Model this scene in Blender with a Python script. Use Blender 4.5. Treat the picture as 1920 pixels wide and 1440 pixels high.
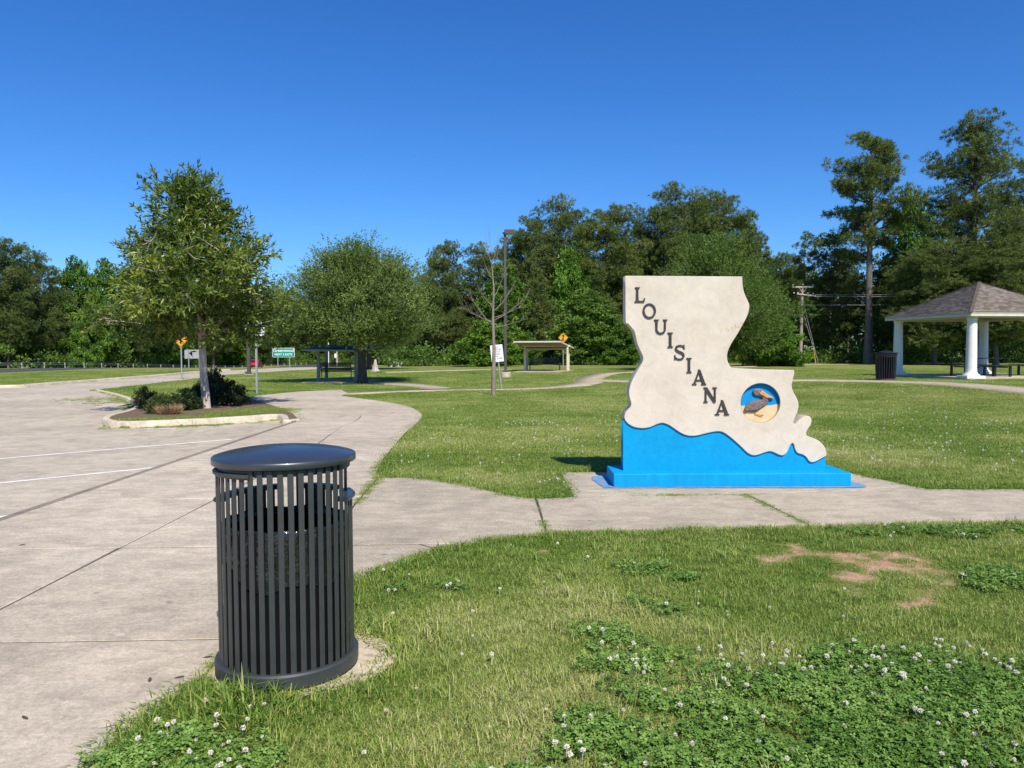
import bpy, bmesh, math, random
import numpy as np
from mathutils import Vector, Matrix
from mathutils.geometry import delaunay_2d_cdt

for o in list(bpy.data.objects):
    bpy.data.objects.remove(o)
scene = bpy.context.scene
COL = scene.collection
R = math.radians

# ------------------------------------------------------------------ camera, sky, sun, exposure
EYE = 1.55
PITCH = -2.58
cam_data = bpy.data.cameras.new('camera')
cam = bpy.data.objects.new('camera', cam_data)
COL.objects.link(cam)
cam_data.sensor_width = 36.0
cam_data.lens = 27.04
cam_data.clip_start = 0.05
cam_data.clip_end = 3000
cam.location = (0, 0, EYE)
cam.rotation_euler = (Matrix.Rotation(R(90 + PITCH), 3, 'X') @ Matrix.Rotation(R(-0.22), 3, 'Z')).to_euler()
scene.camera = cam

SUN_EL, SUN_AZ = 48.0, 20.5          # azimuth: degrees to the right of straight behind the camera
sun_dir = Vector((math.sin(R(SUN_AZ)) * math.cos(R(SUN_EL)), -math.cos(R(SUN_AZ)) * math.cos(R(SUN_EL)), math.sin(R(SUN_EL))))
world = bpy.data.worlds.new('World')
scene.world = world
world.use_nodes = True
wn = world.node_tree
wn.nodes.clear()
w_out = wn.nodes.new('ShaderNodeOutputWorld')
w_bg = wn.nodes.new('ShaderNodeBackground')
w_sky = wn.nodes.new('ShaderNodeTexSky')
w_sky.sky_type = 'NISHITA'
w_sky.sun_disc = False
w_sky.sun_elevation = R(SUN_EL)
w_sky.sun_rotation = math.atan2(sun_dir.x, sun_dir.y)
w_sky.altitude = 60
w_sky.air_density = 1.0
w_sky.dust_density = 0.25
w_sky.ozone_density = 3.2
w_hs = wn.nodes.new('ShaderNodeHueSaturation')
w_hs.inputs['Saturation'].default_value = 1.25
w_hs.inputs['Value'].default_value = 1.0
wn.links.new(w_sky.outputs[0], w_hs.inputs['Color'])
w_tint = wn.nodes.new('ShaderNodeMix'); w_tint.data_type = 'RGBA'; w_tint.blend_type = 'MULTIPLY'
w_tint.inputs[0].default_value = 1.0
w_tint.inputs[7].default_value = (0.62, 0.95, 1.38, 1)      # clear dry air: deeper blue than the model's default
wn.links.new(w_hs.outputs[0], w_tint.inputs[6])
wn.links.new(w_tint.outputs[2], w_bg.inputs['Color'])
w_bg.inputs['Strength'].default_value = 0.085
wn.links.new(w_bg.outputs[0], w_out.inputs['Surface'])

sun_data = bpy.data.lights.new('sun', 'SUN')
sun_data.energy = 4.6
sun_data.angle = R(0.53)
sun_data.color = (1.0, 0.95, 0.86)
sun = bpy.data.objects.new('sun', sun_data)
COL.objects.link(sun)
sun.location = (10, -20, 30)
sun.rotation_euler = sun_dir.to_track_quat('Z', 'Y').to_euler()

scene.view_settings.view_transform = 'Standard'
scene.view_settings.look = 'None'
scene.view_settings.gamma = 1.0
scene.view_settings.exposure = 0.35
scene.view_settings.use_curve_mapping = False
scene.render.engine = 'CYCLES'
cy = scene.cycles
cy.max_bounces = 5
cy.diffuse_bounces = 3
cy.glossy_bounces = 3
cy.transmission_bounces = 3
cy.transparent_max_bounces = 4
cy.caustics_reflective = False
cy.caustics_refractive = False
cy.use_denoising = True
cy.use_adaptive_sampling = True
cy.adaptive_threshold = 0.018

# ------------------------------------------------------------------ helpers
F_PX = 27.04 / 36.0 * 1920
_Rc = np.array(cam.rotation_euler.to_matrix())

def ray(px, py):
    d = _Rc @ np.array([(px - 960) / F_PX, -(py - 720) / F_PX, -1.0])
    return d

def G(px, py, z=0.0):
    """photo pixel on the ground at height z -> world x, y"""
    d = ray(px, py)
    t = (z - EYE) / d[2]
    return (d[0] * t, d[1] * t)

def AT(px, py, depth):
    """photo pixel at a given distance along y -> world point"""
    d = ray(px, py)
    t = depth / d[1]
    return Vector((d[0] * t, depth, EYE + d[2] * t))

def rng_of(seed):
    return np.random.default_rng(seed)

def sstep(a, b, x):
    t = np.clip((np.asarray(x, float) - a) / (b - a), 0, 1)
    return t * t * (3 - 2 * t)

_perm = rng_of(7).random((64, 64))
def vnoise(x, y):
    x = np.asarray(x, float); y = np.asarray(y, float)
    xi = np.floor(x).astype(int); yi = np.floor(y).astype(int)
    fx = x - xi; fy = y - yi
    fx = fx * fx * (3 - 2 * fx); fy = fy * fy * (3 - 2 * fy)
    a = _perm[xi % 64, yi % 64]; b = _perm[(xi + 1) % 64, yi % 64]
    c = _perm[xi % 64, (yi + 1) % 64]; d = _perm[(xi + 1) % 64, (yi + 1) % 64]
    return (a * (1 - fx) + b * fx) * (1 - fy) + (c * (1 - fx) + d * fx) * fy

def fnoise(x, y, s=1.0):
    return 0.55 * vnoise(x * s, y * s) + 0.3 * vnoise(x * s * 2.1 + 5.3, y * s * 2.1 + 1.7) + 0.15 * vnoise(x * s * 4.3 + 9.1, y * s * 4.3 + 3.3)

def inpoly(poly, x, y):
    x = np.asarray(x, float); y = np.asarray(y, float)
    inside = np.zeros(x.shape, bool)
    n = len(poly)
    for i in range(n):
        x1, y1 = poly[i]; x2, y2 = poly[(i + 1) % n]
        if y1 == y2:
            continue
        c = ((y1 > y) != (y2 > y)) & (x < (x2 - x1) * (y - y1) / (y2 - y1) + x1)
        inside ^= c
    return inside

def polydist(line, x, y, closed=False):
    x = np.asarray(x, float); y = np.asarray(y, float)
    best = np.full(x.shape, 1e9)
    n = len(line)
    for i in range(n if closed else n - 1):
        ax, ay = line[i]; bx, by = line[(i + 1) % n]
        dx, dy = bx - ax, by - ay
        t = np.clip(((x - ax) * dx + (y - ay) * dy) / (dx * dx + dy * dy + 1e-12), 0, 1)
        best = np.minimum(best, np.hypot(x - ax - t * dx, y - ay - t * dy))
    return best

def smooth_line(pts, n=6, closed=False):
    """Catmull-Rom resample of a 2-D or 3-D polyline"""
    P = [np.array(p, float) for p in pts]
    m = len(P)
    out = []
    rng = range(m if closed else m - 1)
    for i in rng:
        p0 = P[(i - 1) % m] if closed or i > 0 else 2 * P[0] - P[1]
        p1 = P[i]; p2 = P[(i + 1) % m]
        p3 = P[(i + 2) % m] if closed or i + 2 < m else 2 * P[-1] - P[-2]
        for k in range(n):
            t = k / n
            out.append(tuple(0.5 * (2 * p1 + (p2 - p0) * t + (2 * p0 - 5 * p1 + 4 * p2 - p3) * t * t + (3 * p1 - p0 - 3 * p2 + p3) * t ** 3)))
    if not closed:
        out.append(tuple(P[-1]))
    return out

# -------- objects
def tag(o, label=None, cat=None, group=None, kind=None):
    if label: o['label'] = label
    if cat: o['category'] = cat
    if group: o['group'] = group
    if kind: o['kind'] = kind
    return o

def empty(name, loc=(0, 0, 0), rz=0.0):
    o = bpy.data.objects.new(name, None)
    o.empty_display_size = 0.2
    COL.objects.link(o)
    o.location = loc
    o.rotation_euler = (0, 0, rz)
    return o

def mkobj(name, mesh, mat=None, parent=None, loc=None, rot=None):
    o = bpy.data.objects.new(name, mesh)
    COL.objects.link(o)
    if mat is not None and len(mesh.materials) == 0:
        mesh.materials.append(mat)
    if parent is not None:
        o.parent = parent
    if loc is not None:
        o.location = loc
    if rot is not None:
        o.rotation_euler = rot
    return o

def np_mesh(name, V, faces, smooth=False, attrs=None):
    """faces: list of (M,k) int arrays"""
    me = bpy.data.meshes.new(name)
    V = np.asarray(V, np.float32)
    me.vertices.add(len(V))
    me.vertices.foreach_set('co', V.ravel())
    faces = [np.asarray(f, np.int32) for f in faces if len(f)]
    nl = sum(f.size for f in faces)
    npoly = sum(len(f) for f in faces)
    me.loops.add(nl)
    me.polygons.add(npoly)
    me.loops.foreach_set('vertex_index', np.concatenate([f.ravel() for f in faces]))
    starts = []; off = 0
    for f in faces:
        k = f.shape[1]
        starts.append(off + np.arange(len(f)) * k)
        off += f.size
    me.polygons.foreach_set('loop_start', np.concatenate(starts).astype(np.int32))
    if smooth:
        me.polygons.foreach_set('use_smooth', np.ones(npoly, bool))
    for k, (dom, vals) in (attrs or {}).items():
        a = me.attributes.new(k, 'FLOAT', dom)
        a.data.foreach_set('value', np.asarray(vals, np.float32))
    me.update(calc_edges=True)
    return me

def bm_mesh(name, bm, smooth=False, angle=None):
    me = bpy.data.meshes.new(name)
    bmesh.ops.recalc_face_normals(bm, faces=bm.faces)
    bm.to_mesh(me)
    bm.free()
    if smooth:
        for p in me.polygons:
            p.use_smooth = True
        if angle is not None:
            me.set_sharp_from_angle(angle=R(angle))
    return me

def add_box(bm, c, s, rot=None, bevel=0.0, seg=1):
    m = Matrix.Translation(c)
    if rot is not None:
        m = m @ rot.to_4x4()
    m = m @ Matrix.Diagonal((s[0], s[1], s[2], 1))
    r = bmesh.ops.create_cube(bm, size=1.0, matrix=m)
    if bevel > 0:
        es = set()
        for v in r['verts']:
            es.update(v.link_edges)
        bmesh.ops.bevel(bm, geom=list(es), offset=bevel, segments=seg, affect='EDGES', profile=0.5, clamp_overlap=True)

def box_mesh(name, c, s, rot=None, bevel=0.0, seg=1):
    bm = bmesh.new()
    add_box(bm, c, s, rot, bevel, seg)
    return bm_mesh(name, bm)

def add_tube(bm, pts, radii, n=8, caps=True):
    pts = [Vector(p) for p in pts]
    if not hasattr(radii, '__len__'):
        radii = [radii] * len(pts)
    rings = []
    up = None
    for i, p in enumerate(pts):
        t = (pts[min(i + 1, len(pts) - 1)] - pts[max(i - 1, 0)]).normalized()
        if up is None:
            up = Vector((1, 0, 0)) if abs(t.x) < 0.8 else Vector((0, 1, 0))
        a = (up - t * up.dot(t)).normalized()
        up = a
        b = t.cross(a)
        rings.append([bm.verts.new(p + (a * math.cos(2 * math.pi * k / n) + b * math.sin(2 * math.pi * k / n)) * radii[i]) for k in range(n)])
    for i in range(len(rings) - 1):
        for k in range(n):
            bm.faces.new((rings[i][k], rings[i][(k + 1) % n], rings[i + 1][(k + 1) % n], rings[i + 1][k]))
    if caps:
        bm.faces.new(rings[0][::-1]); bm.faces.new(rings[-1])

def tube_mesh(name, pts, radii, n=8, smooth=True):
    bm = bmesh.new()
    add_tube(bm, pts, radii, n)
    return bm_mesh(name, bm, smooth, 50)

def add_lathe(bm, prof, n=32, center=(0, 0, 0), a0=0.0, a1=2 * math.pi):
    """prof: (r, z) list; closed sweep when full turn"""
    full = abs(a1 - a0 - 2 * math.pi) < 1e-6
    m = n if full else n + 1
    rings = []
    for k in range(m):
        a = a0 + (a1 - a0) * k / n
        rings.append([bm.verts.new((center[0] + r * math.cos(a), center[1] + r * math.sin(a), center[2] + z)) for r, z in prof])
    for k in range(n):
        A = rings[k]; B = rings[(k + 1) % m]
        for j in range(len(prof) - 1):
            bm.faces.new((A[j], B[j], B[j + 1], A[j + 1]))
    return rings

def lathe_mesh(name, prof, n=32, smooth=True, angle=35, a0=0.0, a1=2 * math.pi):
    bm = bmesh.new()
    rings = add_lathe(bm, prof, n, (0, 0, 0), a0, a1)
    bmesh.ops.remove_doubles(bm, verts=bm.verts, dist=1e-5)
    return bm_mesh(name, bm, smooth, angle)

def curve_mesh(name, loops, extrude, bevel=0.0, seg=2, cyclic=True):
    """filled 2-D outline(s) (holes by even-odd) extruded along z, as a mesh; outlines are (x, y) lists"""
    cu = bpy.data.curves.new(name, 'CURVE')
    cu.dimensions = '2D'
    cu.fill_mode = 'BOTH'
    cu.extrude = extrude
    cu.bevel_depth = bevel
    cu.bevel_resolution = seg
    if bevel:
        cu.offset = -bevel
    for lp in loops:
        s = cu.splines.new('POLY')
        s.points.add(len(lp) - 1)
        for p, q in zip(s.points, lp):
            p.co = (q[0], q[1], 0, 1)
        s.use_cyclic_u = True
    ob = bpy.data.objects.new(name + '_tmp', cu)
    COL.objects.link(ob)
    dg = bpy.context.evaluated_depsgraph_get()
    me = bpy.data.meshes.new_from_object(ob.evaluated_get(dg))
    me.name = name
    bpy.data.objects.remove(ob)
    bpy.data.curves.remove(cu)
    return me

def text_mesh(name, body, size, extrude=0.004, align='CENTER', bold=0.0):
    cu = bpy.data.curves.new(name, 'FONT')
    cu.body = body
    cu.size = size
    cu.extrude = extrude
    cu.offset = bold
    cu.align_x = align
    cu.align_y = 'CENTER'
    cu.resolution_u = 3
    ob = bpy.data.objects.new(name + '_tmp', cu)
    COL.objects.link(ob)
    dg = bpy.context.evaluated_depsgraph_get()
    me = bpy.data.meshes.new_from_object(ob.evaluated_get(dg))
    me.name = name
    bpy.data.objects.remove(ob)
    bpy.data.curves.remove(cu)
    return me

def copy_tree(o, parent=None):
    c = o.copy()
    COL.objects.link(c)
    c.parent = parent
    for ch in o.children:
        copy_tree(ch, c)
    return c

UP_FACE = Matrix.Rotation(R(90), 3, 'X')      # outline x,y -> world x,z ; front faces -y

# ------------------------------------------------------------------ materials
def new_mat(name):
    m = bpy.data.materials.new(name)
    m.use_nodes = True
    nt = m.node_tree
    return m, nt, nt.nodes['Principled BSDF']

def N(nt, t, **kw):
    n = nt.nodes.new(t)
    for k, v in kw.items():
        setattr(n, k, v)
    return n

def ramp(nt, fac, stops, interp='LINEAR'):
    r = N(nt, 'ShaderNodeValToRGB')
    r.color_ramp.interpolation = interp
    els = r.color_ramp.elements
    while len(els) < len(stops):
        els.new(0.5)
    for e, (p, c) in zip(els, stops):
        e.position = p
        e.color = (c[0], c[1], c[2], 1) if hasattr(c, '__len__') else (c, c, c, 1)
    nt.links.new(fac, r.inputs[0])
    return r.outputs[0]

def noise(nt, scale, detail=4, rough=0.55, vec=None, dist=0.0):
    n = N(nt, 'ShaderNodeTexNoise')
    n.inputs['Scale'].default_value = scale
    n.inputs['Detail'].default_value = detail
    n.inputs['Roughness'].default_value = rough
    n.inputs['Distortion'].default_value = dist
    if vec is not None:
        nt.links.new(vec, n.inputs['Vector'])
    return n.outputs['Fac']

def mix(nt, fac, a, b, mode='MIX'):
    m = N(nt, 'ShaderNodeMix', data_type='RGBA', blend_type=mode)
    for sock, v in ((m.inputs[0], fac), (m.inputs[6], a), (m.inputs[7], b)):
        if isinstance(v, (int, float)):
            sock.default_value = v
        elif isinstance(v, tuple):
            sock.default_value = (v[0], v[1], v[2], 1)
        else:
            nt.links.new(v, sock)
    return m.outputs[2]

def math_n(nt, op, a, b=None, c=None):
    m = N(nt, 'ShaderNodeMath', operation=op)
    for i, v in enumerate((a, b, c)):
        if v is None: continue
        if isinstance(v, (int, float)): m.inputs[i].default_value = v
        else: nt.links.new(v, m.inputs[i])
    return m.outputs[0]

def bump(nt, bsdf, h, strength=0.3, dist=0.01):
    b = N(nt, 'ShaderNodeBump')
    b.inputs['Strength'].default_value = strength
    b.inputs['Distance'].default_value = dist
    nt.links.new(h, b.inputs['Height'])
    nt.links.new(b.outputs[0], bsdf.inputs['Normal'])

def wpos(nt, scale=(1, 1, 1)):
    g = N(nt, 'ShaderNodeNewGeometry')
    mp = N(nt, 'ShaderNodeMapping')
    mp.inputs['Scale'].default_value = scale
    nt.links.new(g.outputs['Position'], mp.inputs['Vector'])
    return mp.outputs[0]

def opos(nt, scale=(1, 1, 1)):
    g = N(nt, 'ShaderNodeTexCoord')
    mp = N(nt, 'ShaderNodeMapping')
    mp.inputs['Scale'].default_value = scale
    nt.links.new(g.outputs['Object'], mp.inputs['Vector'])
    return mp.outputs[0]

def simple(name, col, rough=0.6, metal=0.0, var=0.12, scale=8.0, bumpy=0.0, spec=0.5, coat=0.0):
    m, nt, b = new_mat(name)
    v = opos(nt)
    f = noise(nt, scale, 5, 0.6, v)
    lo = tuple(c * (1 - var) for c in col); hi = tuple(min(1, c * (1 + var)) for c in col)
    nt.links.new(ramp(nt, f, [(0.3, lo), (0.7, hi)]), b.inputs['Base Color'])
    b.inputs['Roughness'].default_value = rough
    b.inputs['Metallic'].default_value = metal
    b.inputs['Specular IOR Level'].default_value = spec
    b.inputs['Coat Weight'].default_value = coat
    if bumpy:
        bump(nt, b, noise(nt, scale * 6, 4, 0.6, v), bumpy, 0.01 if bumpy < 0.9 else 0.03)
    return m

def concrete(name, c1, c2, stain=(0.16, 0.13, 0.10), stain_amt=0.5, broom=None, scale=1.0):
    m, nt, b = new_mat(name)
    v = wpos(nt, (scale, scale, scale))
    big = noise(nt, 0.35, 5, 0.62, v)
    mid = noise(nt, 2.2, 6, 0.65, v, 0.6)
    fine = noise(nt, 38, 5, 0.7, v)
    base = ramp(nt, big, [(0.32, c1), (0.68, c2)])
    lay = ramp(nt, mid, [(0.33, 0.84), (0.5, 1.0), (0.68, 1.11)])
    col = mix(nt, 1.0, base, lay, 'MULTIPLY')
    fr = ramp(nt, fine, [(0.3, 0.74), (0.7, 1.20)])
    col = mix(nt, 0.9, col, fr, 'MULTIPLY')
    st = ramp(nt, noise(nt, 0.9, 7, 0.7, wpos(nt, (1.0 * scale, 0.55 * scale, 1)), 1.2), [(0.52, 0.0), (0.72, 1.0)])
    col = mix(nt, math_n(nt, 'MULTIPLY', st, stain_amt), col, stain)
    vo = N(nt, 'ShaderNodeTexVoronoi'); vo.inputs['Scale'].default_value = 1.6
    nt.links.new(v, vo.inputs['Vector'])
    sp = ramp(nt, vo.outputs['Distance'], [(0.02, 1.0), (0.045, 0.0)])
    col = mix(nt, math_n(nt, 'MULTIPLY', sp, 0.55), col, (0.07, 0.06, 0.055))
    chip = ramp(nt, noise(nt, 9, 5, 0.75, wpos(nt, (1, 0.6, 1))), [(0.62, 0.0), (0.70, 1.0)])
    col = mix(nt, math_n(nt, 'MULTIPLY', chip, 0.6), col, tuple(min(1, c * 1.25) for c in c2))
    fl = ramp(nt, noise(nt, 4.5, 9, 0.82, wpos(nt, (0.8, 1.6, 1)), 0.5), [(0.44, 0.84), (0.50, 1.0), (0.53, 1.05), (0.60, 1.19)])
    col = mix(nt, 0.75, col, fl, 'MULTIPLY')
    grit = ramp(nt, noise(nt, 160, 2, 0.5, v), [(0.36, 0.72), (0.46, 1.0), (0.58, 1.0), (0.66, 1.18)])
    col = mix(nt, 0.7, col, grit, 'MULTIPLY')
    nt.links.new(col, b.inputs['Base Color'])
    b.inputs['Roughness'].default_value = 0.85
    b.inputs['Specular IOR Level'].default_value = 0.3
    h = math_n(nt, 'ADD', fine, math_n(nt, 'MULTIPLY', mid, 0.6))
    if broom:
        w = N(nt, 'ShaderNodeTexWave', wave_type='BANDS', bands_direction=broom)
        w.inputs['Scale'].default_value = 14; w.inputs['Distortion'].default_value = 1.5
        w.inputs['Detail'].default_value = 3
        nt.links.new(v, w.inputs['Vector'])
        h = math_n(nt, 'ADD', h, math_n(nt, 'MULTIPLY', w.outputs['Fac'], 0.5))
    bump(nt, b, h, 0.35, 0.006)
    return m

M = {}
M['walk'] = concrete('walkway concrete', (0.435, 0.360, 0.265), (0.575, 0.482, 0.358), stain=(0.30, 0.245, 0.185), stain_amt=0.28)
M['side'] = concrete('sidewalk concrete', (0.400, 0.330, 0.238), (0.500, 0.419, 0.304), stain=(0.270, 0.212, 0.150), stain_amt=0.35, broom='X')
M['pad'] = concrete('new pad concrete', (0.520, 0.424, 0.290), (0.620, 0.502, 0.352), stain_amt=0.12)
M['lot'] = concrete('parking lot concrete', (0.430, 0.360, 0.268), (0.560, 0.473, 0.352), stain=(0.240, 0.192, 0.145), stain_amt=0.38)
M['curb'] = concrete('curb concrete', (0.500, 0.424, 0.308), (0.660, 0.566, 0.414), stain_amt=0.3)
M['darkcurb'] = concrete('dark curb concrete', (0.20, 0.160, 0.120), (0.29, 0.235, 0.180), stain_amt=0.3)
M['path'] = concrete('path concrete', (0.420, 0.340, 0.233), (0.520, 0.424, 0.295), stain_amt=0.25)
M['asphalt'] = simple('asphalt', (0.065, 0.065, 0.066), 0.9, var=0.2, scale=3)
M['white_paint'] = simple('white line paint', (0.80, 0.75, 0.66), 0.7, var=0.15, scale=5)
M['charcoal'] = simple('charcoal powder coat', (0.042, 0.046, 0.044), 0.45, var=0.18, scale=9, spec=0.5)
M['lid'] = simple('dark lid paint', (0.032, 0.036, 0.042), 0.36, var=0.15, scale=4, spec=0.8, coat=0.25)
M['black_plastic'] = simple('black plastic', (0.006, 0.006, 0.006), 0.8, var=0.2, scale=6, spec=0.1)
M['bag'] = simple('black bin bag', (0.014, 0.014, 0.015), 0.16, var=0.2, scale=1.1, bumpy=1.0, spec=0.9)
M['cream'] = None
M['blue'] = None
M['dark_letter'] = simple('dark letter paint', (0.035, 0.029, 0.025), 0.6, var=0.3, scale=20)
M['galv'] = simple('galvanised steel', (0.36, 0.38, 0.39), 0.5, 0.4, var=0.12, scale=6)
M['sign_white'] = simple('white sign sheet', (0.78, 0.78, 0.77), 0.5, var=0.04, scale=3)
M['sign_yellow'] = simple('yellow sign sheet', (0.80, 0.36, 0.012), 0.5, var=0.05, scale=3)
M['sign_green'] = simple('green sign sheet', (0.0, 0.26, 0.20), 0.5, var=0.05, scale=3)
M['sign_back'] = simple('bare sign back', (0.42, 0.41, 0.39), 0.55, 0.2, var=0.10, scale=2)
M['sign_black'] = simple('black sign print', (0.02, 0.02, 0.02), 0.6)
M['sign_red'] = simple('red sign print', (0.35, 0.02, 0.02), 0.6)
M['pole_brown'] = simple('bronze pole paint', (0.075, 0.066, 0.060), 0.5, var=0.1)
M['bench'] = simple('dark green bench paint', (0.030, 0.036, 0.028), 0.45, var=0.15)
M['wood_pole'] = simple('weathered pole timber', (0.30, 0.24, 0.19), 0.9, var=0.3, scale=10, bumpy=0.4)
M['pale_wood'] = simple('bleached timber', (0.42, 0.37, 0.32), 0.85, var=0.25, scale=6, bumpy=0.5)
M['white_col'] = simple('white column paint', (0.76, 0.73, 0.66), 0.6, var=0.05, scale=3)
M['fascia'] = simple('pale fascia paint', (0.62, 0.57, 0.45), 0.6, var=0.08, scale=3)
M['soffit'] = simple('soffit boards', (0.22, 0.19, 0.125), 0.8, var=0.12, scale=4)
M['tan_post'] = simple('tan shelter paint', (0.60, 0.52, 0.38), 0.65, var=0.08, scale=4)
M['grey_post'] = simple('grey shelter paint', (0.30, 0.285, 0.265), 0.7, var=0.12, scale=4)
M['shelter_top'] = simple('dark shelter roofing', (0.05, 0.055, 0.07), 0.7, var=0.2)
M['red_paint'] = simple('red car paint', (0.42, 0.012, 0.016), 0.25, var=0.05, coat=0.8)
M['glass_dark'] = simple('dark car glass', (0.012, 0.013, 0.015), 0.08, spec=0.8)
M['tyre'] = simple('tyre rubber', (0.02, 0.02, 0.02), 0.85)
M['lamp_red'] = simple('tail lamp', (0.35, 0.01, 0.01), 0.2)
M['chrome'] = simple('bright metal', (0.6, 0.6, 0.6), 0.25, 0.9)
M['wire'] = simple('wire', (0.50, 0.48, 0.45), 0.5)
M['yellow_guard'] = simple('yellow guy guard', (0.55, 0.33, 0.06), 0.6)
M['white_metal'] = simple('white painted metal', (0.75, 0.75, 0.74), 0.4, var=0.05)
M['silver'] = simple('silver tank', (0.55, 0.58, 0.64), 0.35, 0.5)
M['black_metal'] = simple('black coated metal', (0.012, 0.013, 0.016), 0.4, var=0.2)
M['rust'] = simple('rusty base', (0.13, 0.055, 0.03), 0.8, var=0.4, scale=14)
M['beak'] = simple('pelican beak paint', (0.58, 0.27, 0.09), 0.65, var=0.15, scale=20)
M['sand'] = simple('sand paint', (0.62, 0.48, 0.28), 0.75, var=0.12, scale=9, bumpy=0.2)
M['pelican'] = simple('pelican brown paint', (0.165, 0.122, 0.104), 0.45, var=0.6, scale=45, bumpy=0.5)
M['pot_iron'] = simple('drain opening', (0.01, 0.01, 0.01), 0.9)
# ------------------------------------------------------------------ terrain
def terrain(x, y):
    x = np.asarray(x, float); y = np.asarray(y, float)
    z = np.zeros(np.broadcast(x, y).shape)
    z = z - 1.4 * sstep(65, 125, y) * sstep(4, -14, x)
    r = np.hypot((x - 19.5) / 1.25, y - 31.0)
    z = z + 0.30 * (1 - sstep(5.0, 13.0, r))
    fade = sstep(13, 22, y) * sstep(-14, -2, x - 0.0)
    z = z + fade * 0.16 * (fnoise(x, y, 0.09) - 0.5)
    z = z + sstep(60, 120, np.hypot(x, y)) * 0.0
    return z

def tz(x, y):
    return float(terrain(np.array([x]), np.array([y]))[0])

def lotz(x, y):
    return -0.13 + 0.12 * sstep(22, 33, y) + terrain(x, y) + 0.0

def GT(px, py):
    """pixel on the terrain -> world point"""
    z = 0.0
    for _ in range(12):
        x, y = G(px, py, z)
        z = tz(x, y)
    return Vector((x, y, z))

# ------------------------------------------------------------------ ground-plan outlines (metres)
CURB_X0, CURB_X1 = -4.80, -4.70
can_xy = G(541, 1247)
lawn_edge_near = [(-1.95, -4.0), (-1.93, 1.5), G(150, 1500), G(200, 1440), G(245, 1380), G(300, 1328), G(352, 1309)]
lawn_edge_mid = [(-1.40, 3.72), (-1.36, 4.2), G(655, 1100), G(690, 1082), G(760, 1056), G(840, 1031), G(930, 1011), G(1020, 1003), G(1200, 998), G(1360, 994), G(1530, 990), G(1680, 985), G(1920, 983), (14.0, 7.05)]
walk_right_far = [(14.0, 9.05), G(1920, 917), G(1815, 917), G(1740, 917)]
sign_pad = [G(1740, 917), G(1592, 886), G(1320, 884), G(1050, 885), G(1062, 908), G(1076, 931)]
walk_curve = smooth_line([G(1076, 931), G(1005, 934), G(940, 925), G(860, 906), G(780, 896), G(712, 892), G(714, 870), G(731, 845), G(760, 812), G(785, 790), G(791, 776), G(770, 763), G(740, 756), G(690, 748.5), G(640, 742)], 4)
path_a = smooth_line([(-7.3, 26.6), (-5.2, 28.3), (-3.2, 29.4), (-0.8, 29.8), (1.4, 31.2), (3.4, 35.5), (4.4, 42.0), (6.8, 50.0), (13.0, 58.0), (22.0, 67.0), (34, 76)], 6)
junction = [G(655, 737.5), G(640, 730.5), G(560, 734), G(480, 741.5), G(470, 747), G(500, 757), (CURB_X1 - 0.72, 18.9), (CURB_X1 - 0.25, 17.6)]
front_curve = smooth_line(lawn_edge_near[1:], 3)
mid_curve = smooth_line(lawn_edge_mid, 3)
WALK = [(CURB_X1, -4.0), (-1.95, -4.0)] + front_curve + mid_curve + [(14.0, 9.05), G(1920, 917), G(1815, 917), G(1740, 917)] + sign_pad[1:] + walk_curve[1:] + junction + [(CURB_X1, 16.6)]

def cut_joint(p, q):
    return [p, q]

JOINTS = []
JOINTS.append([(-3.07, -3.0), (-3.10, 8.3), (-3.22, 12.6), (-3.5, 16.0)])
for yj in (-2.0, 0.0, 2.0, 4.0, 5.98, 8.0, 10.05, 12.1, 14.2, 16.4):
    JOINTS.append([(CURB_X1 - 0.4, yj - 0.05), (-0.2 if yj < 9.2 else -0.6, yj + 0.12)])
JOINTS.append([G(330, 1330), G(415, 1228), (-1.42, 5.0), G(665, 945), G(712, 892), G(712, 880)])
JOINTS.append([G(1001, 925), G(1028, 1008)])
JOINTS.append([G(1390, 922), G(1540, 995)])
JOINTS.append([G(1800, 913), G(1960, 962)])
JOINTS.append([G(1076, 931), G(1300, 926.5), G(1740, 917)])
JOINTS.append([(9.2, 6.0), (11.2, 9.8)])
JOINTS.append([G(770, 1016), G(860, 1038)])
JOINTS.append(smooth_line([G(575, 815), G(620, 805), G(660, 792), G(676, 779), G(662, 766), G(635, 759)], 5))
JOINTS.append([G(676, 779), G(800, 777)])
JOINTS.append([G(500, 757), G(560, 752), G(820, 747)])

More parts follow.
